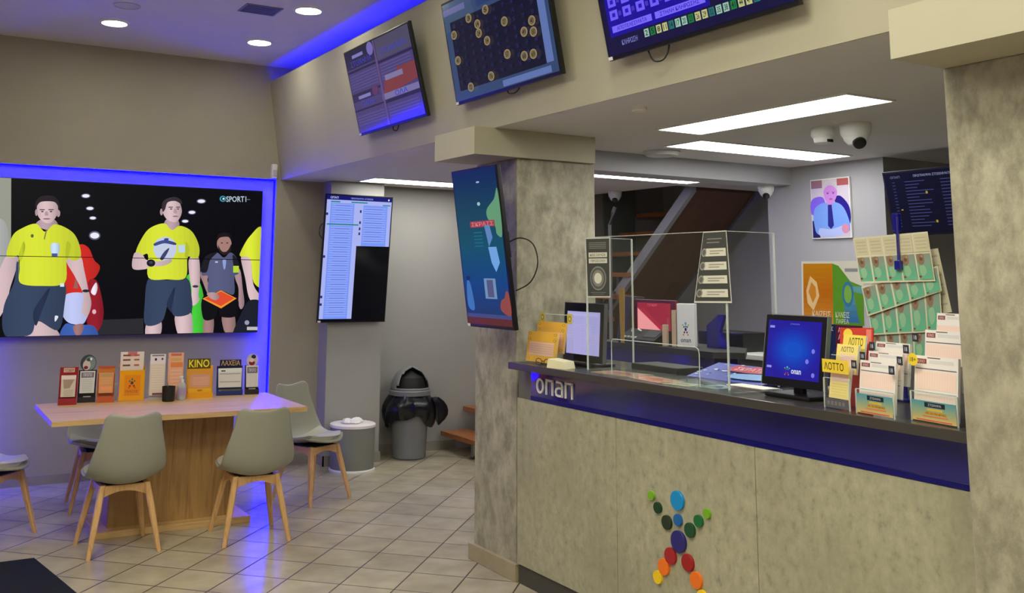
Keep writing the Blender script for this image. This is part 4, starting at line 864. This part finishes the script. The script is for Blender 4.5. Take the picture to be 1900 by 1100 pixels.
# clear pass-through box
t = thing('acrylic_box', 'low clear acrylic box on the counter in front of the sneeze guard', 'box', (2.865, 3.37, ZC+.009))
MB().box(-.002, .002, -.29, .29, .0, .16).box(.0, .03, -.29, .29, .158, .161).build('box_pane', acrylic, t)
mb = MB(); mb.tube([(0, .29, 0), (0, .29, .15), (0, .28, .16), (0, -.27, .16), (0, -.285, .152), (0, -.29, .13), (0, -.29, 0)], .0022, 6); mb.build('polished_edge', acrylic_edge, t)
# notices on the guard
def notice(name, label, TL, TR, BR, BL, art): return quad_card(name, label, 'notice', TL, TR, BR, BL, .0012, (205, 205, 195), art)
XN = 2.893
DG = (62, 64, 58)
quad_card('notice_sheet', 'dark notice sheet with a round badge, on the left of the sneeze guard', 'notice', (XN, 3.893, 1.793), (XN, 3.697, 1.791), (XN, 3.699, 1.507), (XN, 3.880, 1.503), .0012, (205, 205, 195),
    lambda a: (a.rect(0, 0, 1, 1, (196, 196, 186)), a.rect(.03, .02, .97, .975, DG), a.rects([(.14, .08+.03*i, .84, .095+.03*i) for i in range(4)], (120, 120, 110)), a.rect(.12, .25, .88, .33, (214, 212, 196)), a.rect(.12, .35, .88, .43, (214, 212, 196)), a.text('ΔΩΣΕ ΣΗΜΑΣΙΑ', .18, .27, .82, .31, (90, 90, 84)), a.text('ΠΡΟΣΟΧΗ', .2, .37, .8, .41, (90, 90, 84)),
               a.ell(.5, .68, .34, .2, (140, 140, 130)), a.ell(.5, .68, .31, .18, (84, 86, 80)), a.ell(.5, .68, .24, .14, (130, 130, 120)), a.ell(.5, .68, .16, .09, (214, 212, 196)), a.rects([(.18, .91, .82, .925), (.25, .94, .75, .95)], (110, 110, 102))), step=.0002)
quad_card('notice_sheet', 'dark notice sheet with four pale strips, on the right of the sneeze guard', 'notice', (XN, 3.068, 1.795), (XN, 2.935, 1.796), (XN, 2.915, 1.504), (XN, 3.134, 1.499), .0012, (205, 205, 195),
    lambda a: (a.rect(0, 0, 1, 1, (200, 200, 190)), a.rect(.02, .015, .98, .975, DG), a.rects([(.2, .1, .8, .115), (.2, .15, .7, .165)], (130, 130, 120)),
               [(a.rect(.2, v, .93, v+.11, (214, 212, 196)), a.ell(.14, v+.055, .09, .06, (150, 150, 140)), a.ell(.14, v+.055, .06, .04, (96, 98, 90)), a.rects([(.35, v+.03, .85, v+.045), (.35, v+.065, .7, v+.08)], (150, 148, 136))) for v in (.24, .43, .62, .81)]), step=.0002)
# flat brochures under the glass
def flat(name, label, x0, x1, y0, y1, z, c, art, group='brochures under the counter glass', yaw=0, th=.0015):
    cx, cy = (x0+x1)/2, (y0+y1)/2; M_ = Matrix.Rotation(R(yaw), 3, 'Z')
    f = lambda x, y: Vector((cx, cy, z))+M_ @ Vector((x-cx, y-cy, 0))
    return quad_card(name, label, 'brochure', f(x1, y1), f(x1, y0), f(x0, y0), f(x0, y1), th, c, art, group)
for (x0, x1, y0, y1, yaw, c, c2, l) in [(2.90, 3.06, 3.60, 3.86, 6, (240, 180, 160), (206, 96, 84), 'pink and brown brochure, leftmost under the counter glass'), (2.88, 3.02, 3.33, 3.58, -8, (252, 184, 164), (236, 126, 94), 'salmon pink brochure under the middle of the counter glass'),
                                        (2.87, 2.98, 3.18, 3.32, 10, (226, 214, 190), (190, 150, 90), 'cream brochure between the pink and blue ones under the glass'), (2.92, 3.06, 3.05, 3.17, 4, (206, 214, 226), (90, 100, 140), 'pale blue card under the right end of the counter glass')]:
    flat('brochure', l, x0, x1, y0, y1, ZC+.0022, (220, 210, 200), lambda a, c=c, c2=c2: (a.rect(0, 0, 1, 1, c), a.poly([(.1, .6), (.5, .2), (.9, .7)], c2), a.rect(.1, .8, .9, .88, c2)), yaw=yaw)
o = MB().box(3.03, 3.12, 2.89, 3.10, ZC+.0095, ZC+.0115).build('receipt_sheets', mat('white_paper', (226, 226, 218), .6)); tag(o, 'flat white papers lying on the glass left of the blue-screen monitor', 'paper')
# scratch-card tray with a blue, red and white front
t = thing('scratch_card_tray', 'sloping tray of blue, red and white scratch cards behind the guard', 'tray', (3.30, 3.25, ZC))
MB().prism([(-.16, 0), (.05, 0), (.05, .06), (.046, .06), (-.16, .006)], -.24, .22, 'y').build('tray_body', navy_dark, t)
a = Art([(.044, .215, .0615), (.044, -.235, .0615), (-.155, -.235, .0085), (-.155, .215, .0085)]); a.rect(0, 0, 1, 1, (58, 74, 168)); random.seed(12)
for i in range(46): a.ell(random.random()*.96+.02, random.random()*.94+.03, random.uniform(.012, .035), random.uniform(.012, .04), random.choice([(120, 150, 220), (200, 210, 236), (30, 34, 110), (80, 120, 210)]), 9)
a.poly([(.3, .2), (.36, .1), (.5, .16), (.62, .08), (.8, .14), (.84, .4), (.6, .5), (.34, .44)], (176, 60, 84), True); a.text('ΣΚΡΑΤΣ', .38, .2, .76, .38, (226, 170, 180)); a.poly([(.5, .62), (.8, .5), (.98, .56), (.96, .8), (.55, .86)], (120, 166, 224), True); a.build('printed_cards', card_gloss, t)
o = MB().box(3.15, 3.32, 3.54, 3.87, ZC, ZC+.035, .006).build('document_tray', black_matt); tag(o, 'flat black tray on the clerk side behind the sneeze guard', 'tray')

# poster board on the counter
def art_poster(a):
    a.rect(0, 0, 1, 1, (226, 226, 226)); a.grad(.03, .02, .52, .5, [(206, 140, 20), (196, 110, 20), (214, 150, 60)]); a.poly([(.52, .02), (.62, .04), (.8, .16), (1, .2), (1, .5), (.52, .5)], (96, 160, 50)); a.grad(.7, .2, .98, .48, [(110, 180, 190), (60, 120, 200)]); a.poly([(.84, .24), (1, .26), (1, .5), (.92, .46)], (96, 160, 50))
    a.poly([(.08, .24), (.15, .12), (.26, .17), (.3, .28), (.2, .4), (.1, .34)], (238, 206, 160)); a.poly([(.12, .25), (.17, .17), (.24, .21), (.25, .28), (.19, .34)], (214, 140, 50))
    a.ell(.76, .26, .09, .1, (60, 130, 190)); a.ell(.76, .26, .06, .07, (130, 190, 90)); a.rect(.72, .06, .92, .085, (150, 156, 170))
    a.text('ΚΑΙΖΕΙΣ', .18, .4, .48, .445, (238, 226, 206)); a.text('ΤΖΟΚΕΡ', .2, .455, .46, .49, (238, 226, 206)); a.text('ΚΑΝΕΙΣ', .56, .4, .78, .445, (226, 236, 206)); a.text('ΠΑΡΕΑ', .57, .455, .77, .49, (226, 236, 206))
    a.rect(.03, .5, .56, .98, (26, 40, 92)); a.rect(.56, .5, .98, .98, (92, 30, 60)); a.text('ΚΑΙΖΕΙΣ', .28, .52, .52, .55, (226, 226, 240)); a.text('ΑΝ ΘΕΛΕΙΣ', .6, .52, .95, .56, (240, 206, 226)); a.text('ΑΝ ΚΙΖΑΣ', .6, .575, .95, .615, (240, 206, 226)); a.poly([(.1, .9), (.3, .66), (.5, .9)], (60, 40, 110))
t = thing('poster_board', 'orange, green and navy poster board standing on the counter behind the monitor', 'poster', (3.40, 2.86, ZC), -90)
a = Art([(-.16, .02, .53), (.16, .02, .53), (.16, 0, 0), (-.16, 0, 0)], .0002); a.solid(.004, (226, 226, 226)); art_poster(a); a.build('printed_board', card_gloss, t)
MB().prism([(.008, 0), (.07, 0), (.024, .34)], -.01, .01, 'x').build('strut', white_pl, t)

# lottery tickets hanging from a navy stand
t = thing('ticket_stand', 'navy stand with a clip rod holding up the sheets of lottery tickets', 'stand', (3.335, 2.47, ZC))
MB().box(-.06, .06, -.08, .08, 0, .012, .004).build('foot', navy_dark, t)
MB().tube([(0, -.0, .01), (0, 0, .70)], .008, 10).build('pole', navy_dark, t, smooth=True)
MB().box(-.012, .012, -.012, .012, .64, .71, .003).build('pole_head', navy_gloss, t)
MB().tube([(0, 0, .70), (-.076, -.058, .70), (-.078, -.060, .69), (-.078, -.060, .50)], .006, 8).build('hook_rod', navy_gloss, t)
MB().box(-.09, -.066, -.074, -.046, .49, .525, .003).build('clip', navy_gloss, t)
def art_tickets(n, head):
    def g(a):
        a.rect(0, 0, 1, 1, (226, 222, 196))
        for i in range(n):
            u0, u1 = (i+.06)/n, (i+.94)/n; v0 = .44 if head else .06
            if head: a.rect(u0, .04, u1, .4, (214, 206, 176)); a.rects([(u0+.02, .1+.07*k, u1-.02, .125+.07*k) for k in range(4)], (196, 188, 160))
            a.grad(u0, v0, u1, .96, [(150, 152, 146), (136, 168, 152), (104, 184, 148), (110, 192, 154)])
            du = u1-u0; dv = .96-v0
            a.poly([(u0+.08*du, v0+.04*dv), (u0+.5*du, v0+.02*dv), (u0+.55*du, v0+.3*dv), (u0+.35*du, v0+.44*dv), (u0+.1*du, v0+.34*dv)], (150, 120, 96), True); a.ell(u0+.33*du, v0+.2*dv, .12*du, .08*dv, (112, 84, 62), 10); a.ell(u0+.42*du, v0+.1*dv, .07*du, .05*dv, (186, 150, 122), 10)
            a.poly([(u0+.15*du, v0+.5*dv), (u0+.5*du, v0+.46*dv), (u0+.62*du, v0+.7*dv), (u0+.4*du, v0+.86*dv), (u0+.2*du, v0+.8*dv)], (150, 200, 160), True); a.ell(u0+.12*du, .90, .1*du, .025, (150, 60, 50), 10)
    return g
def tk(l, x, c4, n, head, art=None):
    q4 = [(x, y, z) for y, z in c4]
    quad_card('lottery_ticket_sheet', l, 'lottery tickets', *q4, .0006, (226, 222, 196), art or art_tickets(n, head), 'fanned lottery ticket sheets', step=.00008)
# rows from the front sheet to the back one
tk('front sheet of green lottery tickets, with a cream header row, topmost of the fan', 3.262, [(2.617, 1.766), (2.288, 1.781), (2.268, 1.60), (2.592, 1.588)], 5, True)
tk('second sheet of green lottery tickets, slanting up to the right below the front sheet', 3.270, [(2.595, 1.575), (2.262, 1.655), (2.25, 1.565), (2.572, 1.462)], 5, False)
tk('third sheet of green lottery tickets, under the slanting one', 3.278, [(2.577, 1.50), (2.262, 1.59), (2.262, 1.42), (2.565, 1.39)], 5, False)
tk('lowest sheet of green lottery tickets, just above the white slip holders', 3.286, [(2.570, 1.405), (2.262, 1.43), (2.275, 1.31), (2.56, 1.295)], 5, False)
tk('tilted back sheet of lottery tickets, its edge showing at the right of the fan', 3.294, [(2.45, 1.70), (2.272, 1.72), (2.232, 1.49), (2.41, 1.46)], 2, False, lambda a: (a.rect(0, 0, 1, 1, (204, 198, 176)), a.rects([(.5, .1+.15*i, .95, .13+.15*i) for i in range(6)], (176, 168, 150))))

# slip holders -------------------------------------------------------------
def tier_holder(label, x, y, yaw, w, tiers, name='slip_holder'):
    """stepped clear holder; tiers: list of (depth, bottom, top)"""
    t = thing(name, label, 'slip holder', (x, y, ZC), yaw)
    mb = MB()
    D = tiers[-1][0]+.03
    for d, z0, z1 in tiers:
        mb.box(-w/2, w/2, d-.002, d, 0 if d == tiers[0][0] else z0, z0+(z1-z0)*.42); mb.box(-w/2, w/2, d, d+.02, z0-.002, z0)
        MB().box(-w/2, w/2, d-.0025, d+.0005, z0+(z1-z0)*.42, z0+(z1-z0)*.42+.002).build('polished_edge', acrylic_edge, t)
    for sx in (-1, 1):
        pts = [(tiers[0][0]-.002, 0), (D, 0), (D, tiers[-1][2]*.8)]+[(d-.002, z0+(z1-z0)*.42) for d, z0, z1 in tiers[::-1]]
        mb.prism(pts, sx*w/2-.0012, sx*w/2+.0012, 'x'); MB().box(sx*w/2-.0022, sx*w/2+.0022, tiers[0][0]-.004, tiers[0][0], 0, tiers[0][1]+(tiers[0][2]-tiers[0][1])*.42).build('polished_edge', acrylic_edge, t)
    mb.build('holder_body', acrylic, t)
    return t
def in_tier(t, w, d, z0, z1, art, label, lean=.02, n=.010, edge=(232, 228, 222), group='betting slips in the clear holders', name='slip_stack'):
    M_ = t.rotation_euler.to_matrix(); f = lambda x, y_, z: Vector(t.location)+M_ @ Vector((x, y_, z))
    return quad_card(name, label, 'betting slips', f(-w/2, d+lean, z1), f(w/2, d+lean, z1), f(w/2, d+.001, z0+.001), f(-w/2, d+.001, z0+.001), n, edge, art, group)
def slip_art(full):
    def g(a):
        a.rect(0, 0, 1, 1, (232, 228, 226)); a.rect(.04, .05, .28, .13, (130, 60, 64)); a.text('KINO', .08, .065, .24, .115, (226, 190, 190)); a.rect(.34, .06, .9, .12, (214, 212, 214)); a.rects([(.3, .02, .6, .035)], (90, 60, 60))
        a.rects([(.03, v, .97, v+.016) for v in ((.2, .58) if full else (.26, .7))], (110, 92, 104)); a.rect(.04, .24, .96, .54, (240, 214, 204)); a.rects([(.07+.058*i, .26, .075+.058*i, .53) for i in range(16)], (232, 190, 178))
        if full: a.rect(.04, .62, .96, .96, (240, 222, 214)); a.rects([(.07+.058*i, .63, .075+.058*i, .95) for i in range(16)], (232, 200, 190))
    return g
def band_art(a):
    a.grad(0, 0, 1, 1, [(84, 150, 170), (150, 170, 140), (226, 190, 120)]); a.rect(.3, .06, .76, .3, (34, 40, 52)); a.text('ΣΤΟΙΧΗΜΑ', .38, .12, .68, .24, (180, 186, 196)); a.rect(.36, .36, .7, .46, (226, 180, 60)); a.rect(.3, .52, .8, .64, (216, 160, 50)); a.text('ΜΕ ΤΙΣ ΠΙΟ ΚΑΛΕΣ', .32, .53, .78, .63, (90, 60, 30)); a.rect(.25, .7, .82, .76, (230, 130, 80)); a.rect(.1, .9, .9, .96, (220, 110, 80))
h1 = tier_holder('clear stepped slip holder, the middle one of the three on the counter', 2.862, 2.238, -98, .168, [(0, .012, .175), (.035, .06, .205), (.07, .10, .238)])
in_tier(h1, .158, 0, .012, .178, slip_art(True), 'white and pink betting slips in the front tier of the middle holder')
in_tier(h1, .150, .035, .06, .208, slip_art(False), 'white and pink betting slips in the second tier of the middle holder')
in_tier(h1, .150, .07, .10, .24, slip_art(False), 'white and pink betting slips in the back tier of the middle holder')
h2 = tier_holder('clear stepped slip holder against the right column, the tallest of the three', 2.885, 2.036, -98, .182, [(0, .012, .205), (.04, .10, .29), (.08, .17, .35)])
in_tier(h2, .172, 0, .012, .208, slip_art(True), 'white and pink betting slips in the front tier of the holder by the column')
in_tier(h2, .150, .04, .10, .29, slip_art(True), 'white and pink betting slips in the second tier of the holder by the column')
in_tier(h2, .12, .08, .18, .345, slip_art(False), 'white and pink betting slips in the back tier of the holder by the column')
for h, w_ in ((h1, .16), (h2, .175)):
    a = Art([(-w_/2, -.0045, .068), (w_/2, -.0045, .068), (w_/2, -.004, .004), (-w_/2, -.004, .004)]); a.rect(0, 0, 1, 1, (120, 150, 150)); band_art(a); a.build('front_band', card_gloss, h)
def price_tag(h, x, y, z, n, c=(36, 38, 50), tc=(200, 200, 210)):
    a = Art([(x-.012, y, z+.016), (x+.012, y, z+.016), (x+.012, y, z-.012), (x-.012, y, z-.012)]); a.k = 2; a.solid(.001, c)
    a.rect(0, 0, 1, 1, c); a.text(n, .25, .25, .75, .75, tc); a.build('number_tag', printed, h)
for h, L_ in ((h1, [(-.086, -.004, .160, '18'), (.082, -.004, .155, '18'), (-.08, .03, .188, '18'), (.085, .03, .185, '18'), (-.07, .065, .222, '18'), (.08, .065, .222, '18')]), (h2, [(-.09, .03, .262, '18')])):
    for x, y, z, n in L_: price_tag(h, x, y, z, n)
a = Art([(-.09, -.006, .215), (-.05, -.006, .215), (-.05, -.006, .175), (-.09, -.006, .175)]); a.k = 2; a.ell(.5, .5, .5, .5, (236, 208, 40)); a.text('18+', .2, .32, .8, .68, (90, 80, 20)); a.build('round_badge', printed, h2)
h3 = tier_holder('narrow clear holder of yellow lotto slips, left of the stepped holders', 2.885, 2.412, -96, .118, [(0, .045, .185), (.04, .14, .24), (.075, .17, .275)])
LY = (240, 214, 84)
in_tier(h3, .092, 0.004, .035, .15, lambda a: (a.rect(0, 0, 1, 1, (240, 222, 150)), a.rect(.08, .0, .92, .5, (238, 204, 190)), mk_lines(6, .1, .9, .04, .48, (226, 188, 190))(a), mk_lines(5, .1, .9, .55, .95, (236, 210, 120))(a)), 'yellow and pink lotto slips in the front slot of the narrow holder')
in_tier(h3, .100, .04, .12, .222, lambda a: (a.rect(0, 0, 1, 1, (240, 220, 130)), a.text('ΛΟΤΤΟ', .2, .08, .8, .26, (90, 80, 30)), a.rect(.2, .34, .9, 1, (234, 200, 190))), 'yellow lotto slips in the middle slot of the narrow holder')
in_tier(h3, .104, .075, .16, .255, lambda a: (a.rect(0, 0, 1, 1, (240, 216, 90)), a.text('ΛΟΤΤΟ', .25, .1, .9, .4, (60, 54, 20))), 'bright yellow lotto slips in the back slot of the narrow holder')
a = Art([(-.062, -.004, .170), (.062, -.004, .170), (.062, -.004, .124), (-.062, -.004, .124)]); a.k = 1; a.solid(.001, LY); a.rect(0, 0, 1, 1, (238, 206, 66)); a.text('ΛΟΤΤΟ', .08, .22, .82, .8, (70, 60, 24)); a.build('header_label', card_gloss, h3)
a = Art([(-.055, -.004, .036), (.055, -.004, .036), (.055, -.004, .003), (-.055, -.004, .003)]); a.rect(0, 0, 1, 1, (96, 96, 104)); a.rects([(.1+.16*i, .3, .2+.16*i, .7) for i in range(5)], (130, 120, 116)); a.build('foot_strip', card_gloss, h3)
o = quad_card('red_leaflet', 'red leaflet sticking up behind the yellow lotto slips', 'leaflet', (3.02, 2.50, 1.425), (3.02, 2.355, 1.432), (3.0, 2.36, 1.151), (3.0, 2.49, 1.151), .004, (190, 50, 40), lambda a: (a.rect(0, 0, 1, 1, (204, 60, 44)), a.ell(.25, .08, .14, .07, (240, 214, 70)), a.rect(.8, .02, .95, .2, (230, 130, 110))))

# ------------------------------------------------------------------ behind the counter
t = thing('back_desk', 'black-topped clerk desk with navy sides behind the counter', 'desk', (4.25, 4.75, 0))
MB().prism([(-.22, -.53), (-.08, -.64), (.22, -.36), (.26, .62), (-.22, .62)], 1.15, 1.185, 'z').build('desk_top', mat('black_desk_top', (20, 20, 22), .6), t)
MB().prism([(-.18, -.50), (-.08, -.58), (.18, -.34), (.20, .58), (-.18, .58)], 0, 1.15, 'z').build('desk_sides', navy_dark, t)
ZD = 1.1853
def art_red(a): a.rect(0, 0, 1, 1, (150, 34, 56)); a.poly([(0, .16), (0, 1), (.94, 1)], (238, 150, 150)); a.poly([(.0, .16), (.2, .16), (1, .92), (1, 1), (.94, 1)], (166, 40, 62)); a.text('ΤΖΟΚΕΡ', .3, .03, .6, .1, (190, 90, 110))
t = thing('clerk_monitor', 'clerk monitor with a dark red and pink screen behind the guard', 'monitor', (4.25, 4.985, ZD), -90)
MB().box(-.205, .205, 0, .03, .0, .275, .004).build('housing', mat('dark_red_bezel', (110, 24, 42), .4), t)
a = Art([(-.16, -.001, .255), (.165, -.001, .255), (.165, -.001, .035), (-.16, -.001, .035)]); art_red(a); a.build('screen', screen, t)
MB().box(-.06, .06, -.02, .07, 0, .01).build('foot', black_pl, t)
t = thing('lottery_terminal', 'black lottery terminal on the clerk desk in front of the red monitor', 'terminal', (4.12, 4.90, ZD), -90)
MB().prism([(-.07, 0), (.09, 0), (.09, .085), (.03, .09), (-.07, .03)], -.20, .15, 'x').build('terminal_body', black_matt, t)
MB().prism([(-.045, .048), (.02, .088), (.022, .084), (-.043, .044)], .01, .13, 'x').build('terminal_display', mat('dark_glass', (36, 38, 42), .55), t)
for k in range(4): MB().box(-.17+.035*k, -.148+.035*k, -.06, -.04, .030, .046).build('key', white_pl, t)
MB().tube([(-.15, .0, .055), (-.15, .01, .095)], .006).tube([(-.09, .0, .09), (-.06, .02, .07)], .006).build('paper_guide', white_pl, t)
o = MB().prism([(-.12, 0), (.1, 0), (.05, .29), (-.06, .29)], -.05, .05, 'y').build('terminal_tower', mat('tower_charcoal', (40, 42, 44), .6), loc=(4.30, 5.24, ZD)); tag(o, 'black tapering machine tower left of the red monitor', 'machine')
o = quad_card('yellow_sheet', 'yellow sheet standing between the left monitor and the black tower', 'sheet', (3.9, 4.90, 1.50), (3.9, 4.84, 1.50), (3.9, 4.85, 1.15), (3.9, 4.885, 1.15), .003, (200, 160, 60), lambda a: a.rect(0, 0, 1, 1, (200, 160, 56)))
o.location.x = 4.04; o.location.z = 1.1855; o.location.y += .18
t = thing('leaflet_tower', 'tall white leaflet dispenser with a small star figure behind the guard', 'dispenser', (4.16, 4.585, ZD), -58)
MB().box(-.055, .055, 0, .06, 0, .262, .003).build('dispenser_body', white_pl, t)
a = Art([(-.052, -.001, .255), (.052, -.001, .255), (.052, -.001, .01), (-.052, -.001, .01)]); a.rect(0, 0, 1, 1, (226, 226, 232)); star(a, .5, .58, .24, 1.6); a.text('onan', .2, .84, .8, .92, (90, 90, 120)); a.build('printed_front', card_gloss, t)
for k in range(3): MB().box(-.09-.03*k, -.062-.03*k, .01, .05, 0, .22-.045*k).build('side_rack', acrylic if k % 2 else mat('beige_leaflets', (196, 170, 150), .5), t)
o = MB().prism([(0, 0), (-.17, 0), (-.13, .055), (-.11, .10), (-.15, .20), (-.10, .20), (0, .13)], -.012, .012, 'x').build('cut_out_display', navy_dark, loc=(4.30, 4.54, ZD)); tag(o, 'navy cut-out display standing right of the white dispenser', 'display')
t = thing('white_desk', 'white-topped low desk behind the clerk desk', 'desk', (5.17, 4.75, 0))
MB().box(-.43, .44, -.62, .50, 1.09, 1.12, .003).build('desk_top', mat('white_desk_top', (220, 220, 216), .35), t)
MB().box(-.40, .42, -.60, .48, 0, 1.09).build('desk_body', mat('grey_desk_body', (112, 112, 108), .5), t)
t = thing('office_printer', 'low black printer on the white desk by the pale grey wall', 'printer', (4.95, 4.98, 1.1202), -90)
MB().box(-.22, .2, -.12, .14, 0, .125, .01).build('printer_body', black_pl, t)
MB().box(-.14, .12, -.16, -.12, .02, .03).build('paper_tray', dark_grey, t)
# framed portrait
def art_port(a):
    a.rect(0, 0, 1, 1, (206, 196, 204)); a.rect(0, 0, .3, .14, (150, 110, 120)); a.rect(.7, 0, 1, .12, (170, 90, 90)); a.poly([(.62, .36), (.78, .3), (1, .5), (1, .78), (.8, .7)], (40, 30, 110), True); a.poly([(0, .34), (.3, .3), (.35, .5), (0, .6)], (130, 100, 220), True)
    a.poly([(0, .7), (.2, .74), (.2, 1), (0, 1)], (24, 26, 60)); a.poly([(.06, .52), (.22, .42), (.38, .4), (.62, .4), (.8, .46), (.92, .6), (1, .82), (.9, .93), (.2, .96), (.05, .78)], (120, 160, 224), True)
    a.poly([(.2, .84), (.5, .86), (.9, .8), (.95, .9), (.6, .99), (.2, .97)], (176, 190, 232), True); a.ell(.88, .86, .1, .08, (206, 140, 150)); a.poly([(.44, .44), (.54, .44), (.58, .8), (.5, .86), (.42, .8)], (40, 40, 96))
    a.rect(.42, .34, .58, .44, (200, 150, 176)); a.poly([(.34, .2), (.4, .1), (.52, .07), (.64, .11), (.7, .22), (.66, .34), (.56, .42), (.46, .42), (.37, .34)], (200, 136, 210), True); a.poly([(.33, .2), (.4, .09), (.52, .05), (.66, .1), (.71, .2), (.62, .13), (.5, .1), (.4, .14)], (196, 190, 200), True)  # face tinted violet: the purple reflection is put into its colour
    a.rects([(.41, .22, .49, .228), (.56, .22, .64, .228)], (120, 80, 110)); a.ell(.45, .245, .025, .01, (80, 50, 90)); a.ell(.6, .245, .025, .01, (80, 50, 90)); a.ell(.53, .345, .05, .012, (160, 90, 120))
t = thing('portrait_picture', 'portrait picture of a seated person in a pale blue shirt and navy tie', 'picture', (5.60, 4.668, 1.888), -90)
MB().box(-.168, .168, 0, .018, 0, .422, .002).build('canvas_block', white_pl, t)
a = Art([(-.160, -.001, .414), (.160, -.001, .414), (.160, -.001, .008), (-.160, -.001, .008)], .0002); art_port(a); a.build('printed_portrait', card_gloss, t)
